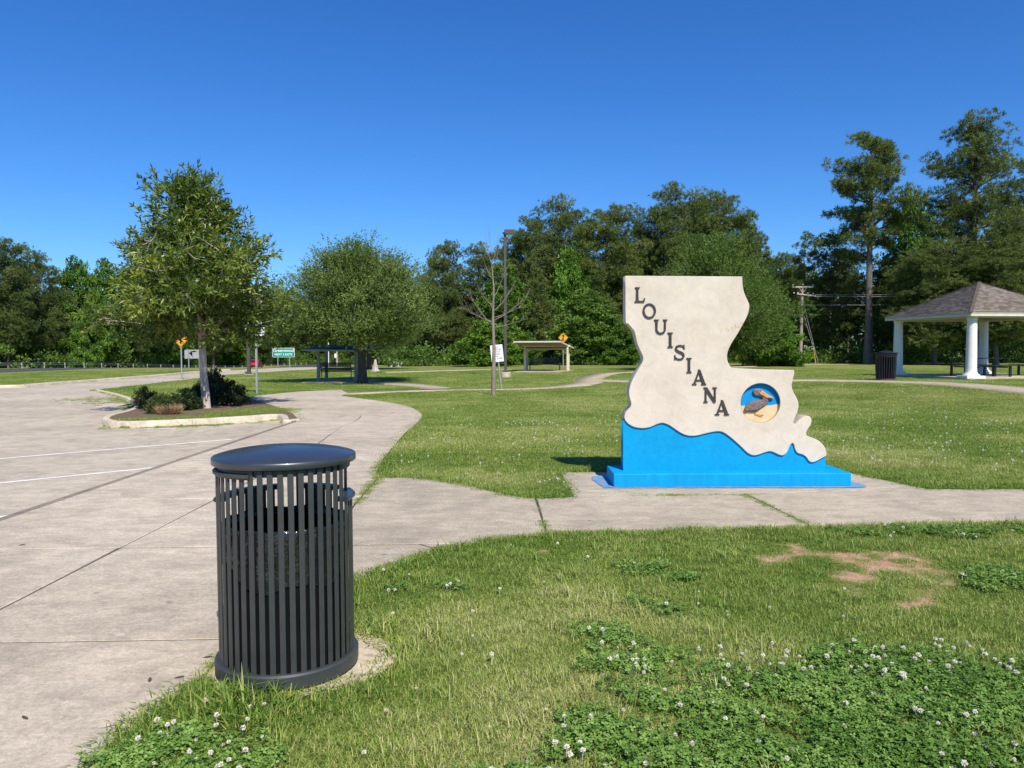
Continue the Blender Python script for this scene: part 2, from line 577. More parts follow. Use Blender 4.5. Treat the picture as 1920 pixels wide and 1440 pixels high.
def cdt_regions(poly, joints):
    """split polygon by joint polylines; returns list of regions: (verts, tris)"""
    vs, es = [], []
    def put(line, closed):
        b = len(vs)
        vs.extend(Vector((float(p[0]), float(p[1]))) for p in line)
        n = len(line)
        es.extend((b + i, b + (i + 1) % n) for i in range(n if closed else n - 1))
    put(poly, True)
    npoly = len(poly)
    for j in joints:
        put(j, False)
    ov, oe, of, _, oei, _ = delaunay_2d_cdt(vs, es, [], 0, 1e-4)
    ov = np.array([(v.x, v.y) for v in ov])
    cons = set()
    for e, src in zip(oe, oei):
        if src:
            cons.add((min(e), max(e)))
    tris = []
    for f in of:
        f = list(f)
        c = ov[f].mean(0)
        if inpoly(poly, c[0:1], c[1:2])[0]:
            tris.append(f)
    em = {}
    for i, f in enumerate(tris):
        for a, b in zip(f, f[1:] + f[:1]):
            em.setdefault((min(a, b), max(a, b)), []).append(i)
    adj = [[] for _ in tris]
    for e, fs in em.items():
        if len(fs) == 2 and e not in cons:
            adj[fs[0]].append(fs[1]); adj[fs[1]].append(fs[0])
    seen = [False] * len(tris)
    out = []
    for i in range(len(tris)):
        if seen[i]: continue
        st = [i]; seen[i] = True; reg = []
        while st:
            k = st.pop(); reg.append(tris[k])
            for q in adj[k]:
                if not seen[q]:
                    seen[q] = True; st.append(q)
        out.append(reg)
    return ov, out

def inset_loop(P, d):
    """move a counter-clockwise loop inwards by d with limited mitres"""
    n = len(P)
    out = []
    for i in range(n):
        p0, p1, p2 = P[i - 1], P[i], P[(i + 1) % n]
        a = p1 - p0; b_ = p2 - p1
        a = a / (np.hypot(*a) + 1e-12); b_ = b_ / (np.hypot(*b_) + 1e-12)
        na = np.array([-a[1], a[0]]); nb = np.array([-b_[1], b_[0]])
        m = na + nb
        L = np.hypot(*m)
        if L < 1e-6:
            out.append(p1 + na * d); continue
        m = m / L
        k = min(1.0 / max(0.35, float(m @ na)), 2.2)
        out.append(p1 + m * d * k)
    return np.array(out)

def slab_mesh(name, ov, tris, z=0.0, thick=0.11, gap=0.008, drop=0.005):
    ec = {}
    area = 0.0
    for t in tris:
        q = [ov[i] for i in t]
        ar = sum(q[i][0] * q[(i + 1) % len(q)][1] - q[(i + 1) % len(q)][0] * q[i][1] for i in range(len(q)))
        tt = list(t) if ar > 0 else list(t)[::-1]
        area += abs(ar) / 2
        for u, w in zip(tt, tt[1:] + tt[:1]):
            ec[(u, w)] = ec.get((u, w), 0) + 1
    if area < 0.03:
        return None
    nxt = {}
    for (u, w) in ec:
        if (w, u) not in ec:
            nxt[u] = w
    loops = []
    left_ = dict(nxt)
    while left_:
        st = next(iter(left_)); lp = [st]; cur = left_.pop(st)
        while cur != st and cur in left_:
            lp.append(cur); cur = left_.pop(cur)
        loops.append(lp)
    lp = max(loops, key=len)
    P = [np.array(ov[i], float) for i in lp]
    # drop near-duplicate and collinear points
    Q = []
    for i in range(len(P)):
        p0 = Q[-1] if Q else P[i - 1]
        if np.hypot(*(P[i] - p0)) > 0.02:
            Q.append(P[i])
    P = np.array(Q)
    if len(P) < 3:
        return None
    A = inset_loop(P, gap); B = inset_loop(P, gap + 0.006)
    n = len(A)
    vs, es, fs, _, _, _ = delaunay_2d_cdt([Vector((float(p[0]), float(p[1]))) for p in B], [(i, (i + 1) % n) for i in range(n)], [], 0, 1e-5)
    T = np.array([(v.x, v.y) for v in vs])
    F = [list(f) for f in fs]
    if not F:
        return None
    F = np.array(F)
    c = T[F].mean(1)
    F = F[inpoly([tuple(p) for p in B], c[:, 0], c[:, 1])]
    e1 = T[F[:, 1]] - T[F[:, 0]]; e2 = T[F[:, 2]] - T[F[:, 0]]
    cr = e1[:, 0] * e2[:, 1] - e1[:, 1] * e2[:, 0]
    F[cr < 0] = F[cr < 0][:, ::-1]
    nt_ = len(T)
    V = np.concatenate([np.column_stack([T, np.full(nt_, z)]), np.column_stack([B, np.full(n, z)]), np.column_stack([A, np.full(n, z - drop)]), np.column_stack([A, np.full(n, z - thick)])])
    i = np.arange(n); j = (i + 1) % n
    ring = np.column_stack([nt_ + n + i, nt_ + n + j, nt_ + j, nt_ + i])
    side = np.column_stack([nt_ + 2 * n + i, nt_ + 2 * n + j, nt_ + n + j, nt_ + n + i])
    return np_mesh(name, V, [F, ring, side])

walkway = empty('walkway_pavement')
tag(walkway, kind='structure')
ov, regs = cdt_regions(WALK, JOINTS)
srng = rng_of(3)
for reg in regs:
    me = slab_mesh('slab', ov, reg)
    if me is None: continue
    c = np.mean([ov[i] for t in reg for i in t], axis=0)
    on_side = c[0] > -1.3 and c[1] < 10.2
    is_pad = np.hypot(c[0] - can_xy[0], c[1] - can_xy[1]) < 0.35
    o = mkobj('slab', me, M['pad'] if is_pad else (M['side'] if on_side else M['walk']), walkway)
    o.location.z = float(srng.uniform(-0.003, 0.002))
# dark joint bed under the slabs
def flat_poly(name, poly, z, mat, grid=None, zf=None, thick=None):
    vs = [Vector((float(p[0]), float(p[1]))) for p in poly]
    es = [(i, (i + 1) % len(poly)) for i in range(len(poly))]
    P = np.array(poly, float)
    if grid:
        xs = np.arange(P[:, 0].min() + grid * 0.37, P[:, 0].max(), grid)
        ys = np.arange(P[:, 1].min() + grid * 0.41, P[:, 1].max(), grid)
        X, Y = np.meshgrid(xs, ys)
        X = X.ravel(); Y = Y.ravel()
        ok = inpoly(poly, X, Y) & (polydist(poly, X, Y, True) > grid * 0.3)
        vs += [Vector((float(a), float(b))) for a, b in zip(X[ok], Y[ok])]
    ovv, oee, off, _, _, _ = delaunay_2d_cdt(vs, es, [], 0, 1e-4)
    A = np.array([(v.x, v.y) for v in ovv])
    F = np.array([f for f in off if len(f) == 3])
    c = A[F].mean(1)
    F = F[inpoly(poly, c[:, 0], c[:, 1])]
    zz = zf(A[:, 0], A[:, 1]) if zf else np.full(len(A), z)
    V = np.column_stack([A, zz])
    n = np.cross(V[F[:, 1]] - V[F[:, 0]], V[F[:, 2]] - V[F[:, 0]])
    F[n[:, 2] < 0] = F[n[:, 2] < 0][:, ::-1]
    me = np_mesh(name, V, [F])
    return mkobj(name, me, mat)
M['joint'] = simple('joint dirt', (0.075, 0.062, 0.05), 0.95, var=0.3, scale=12)
bed = flat_poly('joint_filler', WALK, -0.0048, M['joint'])
bed.parent = walkway

# pad the foreground can stands on
pad_c = (can_xy[0] + 0.06, can_xy[1] + 0.05)
pad_pts = []
for k in range(28):
    a = 2 * math.pi * k / 28
    rr = 0.455 + 0.02 * math.sin(3 * a + 1)
    pad_pts.append((pad_c[0] + rr * math.cos(a) * 1.03, pad_c[1] + rr * math.sin(a)))
ovp, regp = cdt_regions(pad_pts, [])
pm = slab_mesh('slab', ovp, regp[0], z=0.008, thick=0.1, gap=0.02, drop=0.012)
mkobj('slab', pm, M['pad'], walkway)

# curb along the walkway (dark, nearly flush) and the parking lot
curb = empty('walkway_curb')
tag(curb, kind='structure')
bm = bmesh.new()
segy = [-4.0, -1.0, 2.0, 5.0, 8.0, 11.0, 14.0, 16.55]
for a, b in zip(segy[:-1], segy[1:]):
    me = box_mesh('curb_stone', (0, 0, 0), (CURB_X1 - CURB_X0 - 0.004, b - a - 0.008, 0.30), None, 0.012, 2)
    mkobj('curb_stone', me, M['darkcurb'], curb, ((CURB_X0 + CURB_X1) / 2, (a + b) / 2, -0.152))
bm.free()

# island curb line: from the walkway curb round the bed to the far lawn
isl_tip = (CURB_X0, 16.60)
island_outer = [ (CURB_X1 - 0.02, 17.05), (CURB_X0 - 0.20, 16.75), G(520, 789, -0.13), G(450, 793.5, -0.13), G(380, 797, -0.13), G(300, 800.5, -0.13), G(240, 802.5, -0.13), G(205, 801, -0.13), G(192, 795, -0.13), G(203, 788, -0.13), G(230, 781, -0.13), G(248, 774, -0.13), G(254, 768, -0.12), G(250, 760, -0.10), G(238, 752, -0.08), G(222, 745, -0.06), G(204, 739, -0.04), G(183, 733.5, -0.02), G(178, 731, -0.01)]
island_outer = smooth_line(island_outer, 4)
def offset_line(line, d):
    L = np.array(line, float)
    t = np.gradient(L, axis=0)
    t /= np.linalg.norm(t, axis=1)[:, None] + 1e-9
    nrm = np.column_stack([-t[:, 1], t[:, 0]])
    return [tuple(p) for p in L + nrm * d]
# inner side of the curb (bed side) lies to the right when walking from the tip round
test = offset_line(island_outer, -0.16)
island_inner = test
island_curb = empty('island_curb')
tag(island_curb, kind='structure')
def curb_piece(name, o_pts, i_pts, mat, parent, ztop=0.02, zb=-0.3):
    bm = bmesh.new()
    n = len(o_pts)
    prof = []
    for k in range(n):
        ox, oy = o_pts[k]; ix, iy = i_pts[k]
        def L(t): return (ox + (ix - ox) * t, oy + (iy - oy) * t)
        zt = ztop + tz(ox, oy)
        pts = [(*L(-0.12), zb), (*L(-0.02), zt - 0.035), (*L(0.10), zt - 0.008), (*L(0.25), zt), (*L(0.85), zt), (*L(1.0), zt - 0.02), (*L(1.0), zb)]
        prof.append([bm.verts.new(p) for p in pts])
    for k in range(n - 1):
        for j in range(len(prof[0]) - 1):
            bm.faces.new((prof[k][j], prof[k][j + 1], prof[k + 1][j + 1], prof[k + 1][j]))
    bm.faces.new(prof[0]); bm.faces.new(prof[-1][::-1])
    me = bm_mesh(name, bm, True, 40)
    return mkobj(name, me, mat, parent)
nI = len(island_outer)
cuts = [0, 8, 17, 26, 33, 40, 48, 56, 64, nI - 1]
for a, b in zip(cuts[:-1], cuts[1:]):
    if b > nI - 1: b = nI - 1
    if b - a < 1: continue
    oo = [np.array(p) for p in island_outer[a:b + 1]]; ii = [np.array(p) for p in island_inner[a:b + 1]]
    d = oo[-1] - oo[-2]; d = d / (np.linalg.norm(d) + 1e-9) * 0.006
    oo[-1] = oo[-1] - d; ii[-1] = ii[-1] - d
    curb_piece('curb_stone', oo, ii, M['curb'], island_curb)

# lot polygon (concrete sheet, lower than the walkway) and exit road
lot_far = [G(0, 727.7, -0.02), G(47, 726, -0.02), G(117, 720, -0.01), G(204, 713), G(292, 706), G(362, 699.5), G(408, 696), G(450, 693.5)]
lot_far = [(-48, 27.5), (-33, 30.2)] + lot_far + [(-20.0, 74), (-19.0, 92), (-20, 110)]
lot_far_s = smooth_line(lot_far, 4)
near_road = [G(180, 731.5), G(254, 722), G(344, 712), G(414, 704), G(467, 699.5), (-15.6, 66), (-14.5, 80), (-13.5, 95), (-12, 110)]
near_road_s = smooth_line(near_road, 4)
isl_mid = [((a[0] + b[0]) / 2, (a[1] + b[1]) / 2) for a, b in zip(island_outer, island_inner)]
LOT = [(CURB_X0 + 0.03, -6.0), (CURB_X0 + 0.03, 16.55)] + isl_mid[2:] + near_road_s[1:] + lot_far_s[::-1] + [(-48, -6)]
lot = flat_poly('parking_lot', LOT, 0, M['lot'], 1.6, lambda x, y: lotz(x, y) + 0.0)
tag(lot, kind='structure')

# far curb with a drain opening
far_curb = empty('far_curb')
tag(far_curb, kind='structure')
lf = lot_far_s[:36]
lo = offset_line(lf, 0.16)
drain_gap = None
for a in range(0, len(lf) - 1, 3):
    b = min(a + 3, len(lf) - 1)
    mx = G(30, 728)[0]
    xs = [lf[k][0] for k in range(a, b + 1)]
    oo = lf[a:b + 1]; ii = lo[a:b + 1]
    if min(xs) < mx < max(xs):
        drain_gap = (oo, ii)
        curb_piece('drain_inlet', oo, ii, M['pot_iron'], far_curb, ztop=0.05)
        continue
    curb_piece('curb_stone', oo, ii, M['curb'], far_curb, ztop=0.11)

# painted stall lines: flat bars 4 mm above the lot
for k, (p, q) in enumerate([((-8.9, 11.15), (-5.3, 14.45)), ((-8.2, 8.25), (-5.1, 11.02)), ((-8.4, 4.9), (-5.0, 7.9)), (G(250, 805, -.13), G(330, 803.5, -.13))]):
    p = np.array(p); q = np.array(q)
    t = (q - p) / np.linalg.norm(q - p); n = np.array([-t[1], t[0]]) * 0.05
    V = [(*(p + n), -0.126), (*(p - n), -0.126), (*(q - n), -0.126), (*(q + n), -0.126)]
    me = np_mesh('stall_line', V, [np.array([[0, 1, 2, 3]])])
    o = mkobj('stall_line', me, M['white_paint'], lot)

# narrow footpaths laid on the terrain
def ribbon(name, line, w, mat, lift=0.012):
    L = np.array(line, float)
    a = np.array(offset_line(line, w / 2)); b = np.array(offset_line(line, -w / 2))
    za = terrain(a[:, 0], a[:, 1]) + lift; zb = terrain(b[:, 0], b[:, 1]) + lift
    n = len(L)
    V = np.concatenate([np.column_stack([a, za]), np.column_stack([b, zb]), np.column_stack([a, za - 0.12]), np.column_stack([b, zb - 0.12])])
    i = np.arange(n - 1)
    F = np.concatenate([np.column_stack([i, i + n, i + n + 1, i + 1]), np.column_stack([i, i + 1, i + 2 * n + 1, i + 2 * n]), np.column_stack([i + n, i + 3 * n, i + 3 * n + 1, i + n + 1])])
    me = np_mesh(name, V, [F])
    return tag(mkobj(name, me, mat), kind='structure')
ribbon('footpath', path_a, 1.35, M['path'], 0.004)
path_b = smooth_line([(17.6, 17.5), (16.2, 21.5), (15.5, 25.2), (14.3, 28.4), (11.2, 31.6), (7.6, 34.0), (4.2, 38.3)], 6)
ribbon('footpath', path_b, 1.35, M['path'], 0.016)
path_c = smooth_line([(-3.0, 30.2), (-3.6, 33.0), (-6.0, 36.5), (-9.0, 39.0)], 6)
ribbon('footpath', path_c, 1.2, M['path'], 0.02)
path_d = smooth_line([(-0.5, 60), (-5, 56), (-9.0, 53)], 6)
ribbon('footpath', path_d, 1.4, M['path'], 0.02)
hw = [(-40.5, 40), (-40.5, 70), (-39.6, 110), (-36, 160), (-30, 220)]
ribbon('highway', smooth_line(hw, 8), 7.5, M['asphalt'], 0.02)

BED = isl_mid[2:51] + [GT(275, 748)[:2], GT(330, 744)[:2], GT(440, 741)[:2], GT(480, 748)[:2], (CURB_X1 - 0.72, 18.9), (CURB_X1 - 0.25, 17.6)]
CURB_POLY = [(CURB_X0 - 0.02, -6), (CURB_X1 + 0.02, -6), (CURB_X1 + 0.02, 17.2), (CURB_X0 - 0.3, 16.7)]
HARD = [WALK, pad_pts, LOT, CURB_POLY]
def on_hard(x, y, m=0.0):
    r = np.zeros(np.shape(x), bool)
    for p in HARD:
        r |= inpoly(p, x, y)
    if m:
        pass
    for ln, w in ((path_a, 1.2), (path_b, 1.35), (path_c, 1.2), (path_d, 1.4), (smooth_line(hw, 8), 7.5)):
        r |= polydist(ln, x, y) < w / 2
    return r

# bare-soil patches in the lawn (shape of their own)
DIRT = [(G(1600, 1050), 0.62, 0.22), (G(1660, 1075), 0.50, 0.30), (G(1700, 1105), 0.32, 0.22), (G(1692, 1137), 0.17, 0.10), (G(1560, 1040), 0.45, 0.12), (G(1475, 1042), 0.35, 0.06), (G(1010, 1035), 0.16, 0.05)]
def dirt_amt(x, y):
    d = np.zeros(np.shape(x))
    nz = fnoise(x, y, 5.0)
    for (c, rx, ry) in DIRT:
        q = np.hypot((x - c[0]) / (rx * 0.82), (y - c[1]) / (ry * 1.9))
        d = np.maximum(d, np.clip((1.35 - q - (nz - 0.5) * 4.2) * 0.8, 0, 1))
    return d

# ground sheet: fine near the camera, coarse far away
def axis(segs):
    out = []
    for a, b, s in segs:
        out.extend(np.arange(a, b, s))
    out.append(segs[-1][1])
    return np.array(out)
gx = axis([(-900, -200, 70), (-200, -60, 10), (-60, -20, 1.6), (-20, -10, 0.5), (-10, 10, 0.11), (10, 30, 0.5), (30, 90, 2.5), (90, 200, 10), (200, 900, 70)])
gy = axis([(-60, -8, 8), (-8, 1.5, 0.5), (1.5, 12, 0.11), (12, 20, 0.2), (20, 60, 0.6), (60, 130, 2.0), (130, 300, 10), (300, 1500, 100)])
X, Y = np.meshgrid(gx, gy)
X = X.ravel(); Y = Y.ravel()
Z = terrain(X, Y) - 0.012
near = (X > -50) & (X < 36) & (Y > -8) & (Y < 112)
low = np.zeros(len(X), bool)
xs, ys = X[near], Y[near]
cell = np.where(ys < 12, 0.16, np.where(ys < 20, 0.25, 0.9))
cell = np.where((xs < -20) | (xs > 10), np.maximum(cell, 0.9), np.where((xs < -10), np.maximum(cell, 0.55), cell))
lw = np.zeros(len(xs), bool)
for p in HARD:
    lw |= inpoly(p, xs, ys) & (polydist(p, xs, ys, True) > cell)
low[near] = lw
Z[low] -= 0.30
# keep the sheet under the road near its edges too
edge = np.zeros(len(X), bool)
ee = inpoly(LOT, xs, ys) & ~lw
edge[near] = ee
Z[edge] = np.minimum(Z[edge], lotz(X[edge], Y[edge]) - 0.02)
nx, ny = len(gx), len(gy)
ii, jj = np.meshgrid(np.arange(nx - 1), np.arange(ny - 1))
q = (jj * nx + ii).ravel()
Fq = np.column_stack([q, q + 1, q + nx + 1, q + nx])
dirtv = np.where(near, 0, 0).astype(float)
dirtv[near] = dirt_amt(xs, ys)
gme = np_mesh('lawn_ground', np.column_stack([X, Y, Z]), [Fq], True, {'dirt': ('POINT', dirtv)})
m, nt, b = new_mat('lawn soil and turf')
v = wpos(nt)
big = noise(nt, 0.05, 4, 0.6, v); mid = noise(nt, 0.55, 5, 0.65, v); fine = noise(nt, 16, 5, 0.75, v)
stripe = noise(nt, 0.5, 3, 0.6, wpos(nt, (0.25, 1.3, 1)))
turf = ramp(nt, mid, [(0.3, (0.13, 0.165, 0.036)), (0.5, (0.185, 0.21, 0.055)), (0.72, (0.26, 0.255, 0.085))])
turf = mix(nt, 0.8, turf, ramp(nt, fine, [(0.25, 0.55), (0.75, 1.45)]), 'MULTIPLY')
turf = mix(nt, 0.7, turf, ramp(nt, stripe, [(0.3, 0.75), (0.7, 1.25)]), 'MULTIPLY')
turf = mix(nt, 0.6, turf, ramp(nt, big, [(0.35, (0.8, 1.0, 0.8)), (0.65, (1.2, 1.05, 1.1))]), 'MULTIPLY')
soil = ramp(nt, noise(nt, 6, 6, 0.7, v), [(0.3, (0.34, 0.185, 0.11)), (0.7, (0.58, 0.38, 0.25))])
at = N(nt, 'ShaderNodeAttribute', attribute_name='dirt')
nt.links.new(mix(nt, at.outputs['Fac'], turf, soil), b.inputs['Base Color'])
b.inputs['Roughness'].default_value = 0.95
b.inputs['Specular IOR Level'].default_value = 0.1
bump(nt, b, fine, 0.6, 0.05)
M['lawn'] = m
ground = mkobj('lawn_ground', gme, M['lawn'])
tag(ground, kind='structure')

# mulch bed in the island
m, nt, b = new_mat('mulch and soil')
v = wpos(nt)
f1 = noise(nt, 14, 6, 0.8, v); f2 = noise(nt, 1.3, 4, 0.6, v)
c = ramp(nt, f1, [(0.3, (0.085, 0.050, 0.032)), (0.55, (0.20, 0.125, 0.080)), (0.75, (0.34, 0.22, 0.15))])
g2 = ramp(nt, f2, [(0.48, 0.0), (0.62, 1.0)])
c = mix(nt, math_n(nt, 'MULTIPLY', g2, 0.6), c, (0.12, 0.155, 0.036))
nt.links.new(c, b.inputs['Base Color'])
b.inputs['Roughness'].default_value = 1.0
bump(nt, b, f1, 1.0, 0.04)
bedo = flat_poly('mulch_bed', BED, 0, m, 0.35, lambda x, y: terrain(x, y) + 0.004 + 0.05 * fnoise(x, y, 1.4) * np.clip(polydist(BED, x, y, True) * 2, 0, 1))
tag(bedo, kind='structure')
# ------------------------------------------------------------------ state-shaped stone sign
m, nt, b = new_mat('cream stucco')
v = opos(nt)
n1 = noise(nt, 1.6, 6, 0.65, v, 0.4); n2 = noise(nt, 60, 4, 0.7, v); n3 = noise(nt, 7, 6, 0.7, opos(nt, (1, 1, 1)), 0.8)
c = ramp(nt, n1, [(0.3, (0.575, 0.495, 0.39)), (0.7, (0.685, 0.60, 0.485))])
c = mix(nt, 0.5, c, ramp(nt, n3, [(0.35, 0.84), (0.6, 1.05)]), 'MULTIPLY')
g = N(nt, 'ShaderNodeNewGeometry')
sx = N(nt, 'ShaderNodeSeparateXYZ'); nt.links.new(g.outputs['Normal'], sx.inputs[0])
topm = ramp(nt, sx.outputs['Z'], [(0.5, 0.0), (0.8, 1.0)])
c = mix(nt, math_n(nt, 'MULTIPLY', topm, 0.45), c, (0.24, 0.22, 0.20))
grime = ramp(nt, noise(nt, 3.2, 7, 0.75, v, 1.0), [(0.55, 0.0), (0.78, 1.0)])
c = mix(nt, math_n(nt, 'MULTIPLY', grime, 0.30), c, (0.40, 0.34, 0.31))
nt.links.new(c, b.inputs['Base Color'])
b.inputs['Roughness'].default_value = 0.8
b.inputs['Specular IOR Level'].default_value = 0.25
bump(nt, b, math_n(nt, 'ADD', math_n(nt, 'MULTIPLY', n3, 1.6), math_n(nt, 'MULTIPLY', n2, 0.35)), 0.22, 0.012)
M['cream'] = m
def blue_mat(name, col):
    m, nt, b = new_mat(name)
    v = opos(nt)
    n1 = noise(nt, 2.5, 5, 0.6, v); n2 = noise(nt, 50, 4, 0.7, v)
    cb = ramp(nt, n1, [(0.3, tuple(c * 0.90 for c in col)), (0.7, tuple(min(1, c * 1.07) for c in col))])
    stk = ramp(nt, noise(nt, 3.0, 6, 0.7, opos(nt, (6, 6, 0.5))), [(0.35, 0.88), (0.65, 1.08)])
    cb = mix(nt, 0.8, cb, stk, 'MULTIPLY')
    chp = ramp(nt, noise(nt, 22, 6, 0.8, v), [(0.66, 0.0), (0.72, 1.0)])
    cb = mix(nt, math_n(nt, 'MULTIPLY', chp, 0.35), cb, (0.10, 0.36, 0.60))
    nt.links.new(cb, b.inputs['Base Color'])
    b.inputs['Roughness'].default_value = 0.65
    b.inputs['Specular IOR Level'].default_value = 0.2
    bump(nt, b, math_n(nt, 'ADD', n1, math_n(nt, 'MULTIPLY', n2, 0.4)), 0.3, 0.012)
    return m
M['blue'] = blue_mat('sky blue masonry paint', (0.0, 0.30, 0.585))
M['blue_disc'] = blue_mat('medallion blue paint', (0.004, 0.25, 0.56))
m, nt, b = new_mat('worn ground paint')
v = wpos(nt)
f = ramp(nt, noise(nt, 9, 6, 0.75, v), [(0.42, 0.0), (0.56, 1.0)])
nt.links.new(mix(nt, math_n(nt, 'MULTIPLY', f, 0.75), (0.015, 0.27, 0.62), (0.33, 0.29, 0.24)), b.inputs['Base Color'])
b.inputs['Roughness'].default_value = 0.8
M['ground_paint'] = m

SY = G(1375, 913)[1]                 # front of the plinth
SF = SY + 0.22                       # front face of the slab
def sx_(cx, cy, depth):
    """sign-crop coordinates (photo zoom 1080,490 at 3.2x) -> (x, z) on a plane at a distance"""
    p = AT(1080 + cx / 3.2, 490 + cy / 3.2, depth)
    return (p.x, p.z)
up_right = [(297, 86), (998, 91)]
right = smooth_line([(998, 91), (1001, 150), (1014, 200), (1033, 240), (1041, 270), (1030, 322), (1005, 372), (972, 432), (935, 490), (912, 540), (907, 575), (915, 612), (934, 641)], 3)
r2 = [(934, 641), (1120, 649), (1308, 653)]
r3 = smooth_line([(1308, 653), (1310, 672), (1303, 705), (1295, 745), (1305, 785), (1325, 820), (1336, 860), (1330, 900), (1315, 937), (1304, 966), (1311, 980)], 3)
r4 = smooth_line([(1311, 980), (1335, 955), (1360, 935), (1386, 927), (1406, 934), (1414, 956), (1407, 985), (1389, 1010), (1380, 1030), (1388, 1047), (1422, 1060), (1460, 1079), (1489, 1109), (1502, 1140), (1503, 1166)], 3)
low = smooth_line([(1503, 1166), (1470, 1185), (1440, 1201), (1413, 1206), (1396, 1195), (1381, 1173), (1358, 1159), (1331, 1151), (1316, 1130), (1308, 1100), (1298, 1091), (1285, 1105), (1274, 1131), (1259, 1155), (1240, 1165), (1215, 1160), (1190, 1147), (1160, 1140), (1125, 1150), (1090, 1162), (1060, 1164), (1030, 1150), (998, 1119), (960, 1084), (920, 1050), (885, 1027), (855, 1020), (815, 1025), (770, 1035), (730, 1045), (690, 1048), (650, 1040), (610, 1018), (570, 990), (540, 975), (515, 970), (480, 980), (445, 995), (400, 1002), (350, 995), (315, 976), (295, 955)], 2)
left = smooth_line([(295, 955), (290, 932), (300, 905), (325, 876), (331, 850), (322, 820), (318, 785), (325, 745), (345, 700), (370, 655), (395, 612), (403, 580), (390, 545), (370, 500), (360, 460), (352, 425), (335, 400), (310, 372), (297, 352), (297, 86)], 3)
outline = right[:-1] + r2[:-1] + r3[:-1] + r4[:-1] + low[:-1] + left
out_w = [sx_(*p, SF) for p in outline]
ctr = AT(1080 + 1107 / 3.2, 490 + 851 / 3.2, SF)
mr = (119 / 3.2) / F_PX * SF
circ = [(ctr.x + mr * math.cos(2 * math.pi * k / 64), ctr.z + mr * math.sin(2 * math.pi * k / 64)) for k in range(64)]
sign = empty('state_sign', (ctr.x - 0.3, SF, 0))
tag(sign, 'cream state-shaped stone sign with diagonal dark letters, pelican medallion and blue wavy base', 'monument sign')
TH = 0.20
def place_front(o, depth_front, half):
    """curve_mesh outlines are in x,z world; put the slab's front face at y = depth_front"""
    o.parent = sign
    o.matrix_parent_inverse = Matrix.Identity(4)
    o.rotation_euler = (R(90), 0, 0)
    o.location = (-sign.location.x, depth_front + half - sign.location.y, 0)
me = curve_mesh('stone_slab', [out_w, circ], TH / 2 - 0.006, 0.006, 2)
o = mkobj('stone_slab', me, M['cream']); place_front(o, SF, TH / 2)
# blue lower part, set back from the cream face
lowb = [sx_(*p, SF) for p in low]
ped_top_z = AT(1375, 490 + 1272 / 3.2, SY).z
lx = sx_(285, 1000, SF)[0]; rx = sx_(1501, 1200, SF)[0]
bl = [(rx, ped_top_z - 0.03)] + [(rx, lowb[0][1] + 0.006)] + [(x, z + 0.006) for x, z in lowb[1:-1]] + [(lx, lowb[-1][1] + 0.006), (lx, ped_top_z - 0.03)]
me = curve_mesh('blue_water_base', [bl], 0.088, 0.0)
o = mkobj('blue_water_base', me, M['blue']); place_front(o, SF + 0.022, 0.088)
# plinth
pxl = AT(1080 + 226 / 3.2, 900, SY).x; pxr = AT(1080 + 1653 / 3.2, 900, SY).x
me = box_mesh('plinth', (0, 0, 0), (pxr - pxl, 0.62, ped_top_z), None, 0.012, 2)
o = mkobj('plinth', me, M['blue'], sign); o.location = ((pxl + pxr) / 2 - sign.location.x, SY + 0.31 - SF, ped_top_z / 2)
# painted strip on the pavement round the plinth
pp = smooth_line([G(1110, 894), G(1131, 913.5), G(1150, 915.5), G(1375, 915.3), G(1580, 915.2), G(1625, 913), G(1600, 905), G(1560, 896), G(1375, 892), G(1180, 893)], 3, True)
po = flat_poly('paint_apron', pp, 0.006, M['ground_paint'])
po.parent = sign; po.location = -sign.location
# medallion
DEP = 0.045
def arc_pts(a0, a1, n, r):
    return [(ctr.x + r * math.cos(a0 + (a1 - a0) * k / n), ctr.z + r * math.sin(a0 + (a1 - a0) * k / n)) for k in range(n + 1)]
wave = smooth_line([sx_(985, 868, SF), sx_(1020, 868, SF), sx_(1060, 862, SF), sx_(1110, 866, SF), sx_(1160, 866, SF), sx_(1195, 862, SF), sx_(1229, 856, SF)], 3)
r_ = mr + 0.01
aL = math.atan2(wave[0][1] - ctr.z, -math.sqrt(max(0, r_ ** 2 - (wave[0][1] - ctr.z) ** 2)))
aR = math.atan2(wave[-1][1] - ctr.z, math.sqrt(max(0, r_ ** 2 - (wave[-1][1] - ctr.z) ** 2)))
sky_p = arc_pts(aR, aL if aL > 0 else aL + 2 * math.pi, 40, r_) + wave[1:-1]
me = curve_mesh('medallion_sky', [sky_p], 0.02)
o = mkobj('medallion_sky', me, M['blue_disc']); place_front(o, SF + DEP + 0.003, 0.02)
sand_p = arc_pts(aL if aL > 0 else aL + 2 * math.pi, aR + 2 * math.pi, 40, r_) + wave[::-1][1:-1]
me = curve_mesh('medallion_sand', [sand_p], 0.022)
o = mkobj('medallion_sand', me, M['sand']); place_front(o, SF + DEP - 0.002, 0.022)
# inner wall of the recess: blue above, sand below
def ring_wall(name, a0, a1, mat):
    bm = bmesh.new()
    n = 30
    A = []
    for k in range(n + 1):
        a = a0 + (a1 - a0) * k / n
        x = ctr.x + (mr - 0.003) * math.cos(a) - sign.location.x; z = ctr.z + (mr - 0.003) * math.sin(a)
        A.append([bm.verts.new((x, 0.004, z)), bm.verts.new((x, DEP + 0.01, z))])
    for k in range(n):
        bm.faces.new((A[k][0], A[k + 1][0], A[k + 1][1], A[k][1]))
    mkobj(name, bm_mesh(name, bm, True), mat, sign)
aL2 = aL if aL > 0 else aL + 2 * math.pi
ring_wall('recess_wall', aR, aL2, M['blue_disc'])
ring_wall('recess_wall', aL2, aR + 2 * math.pi, M['sand'])
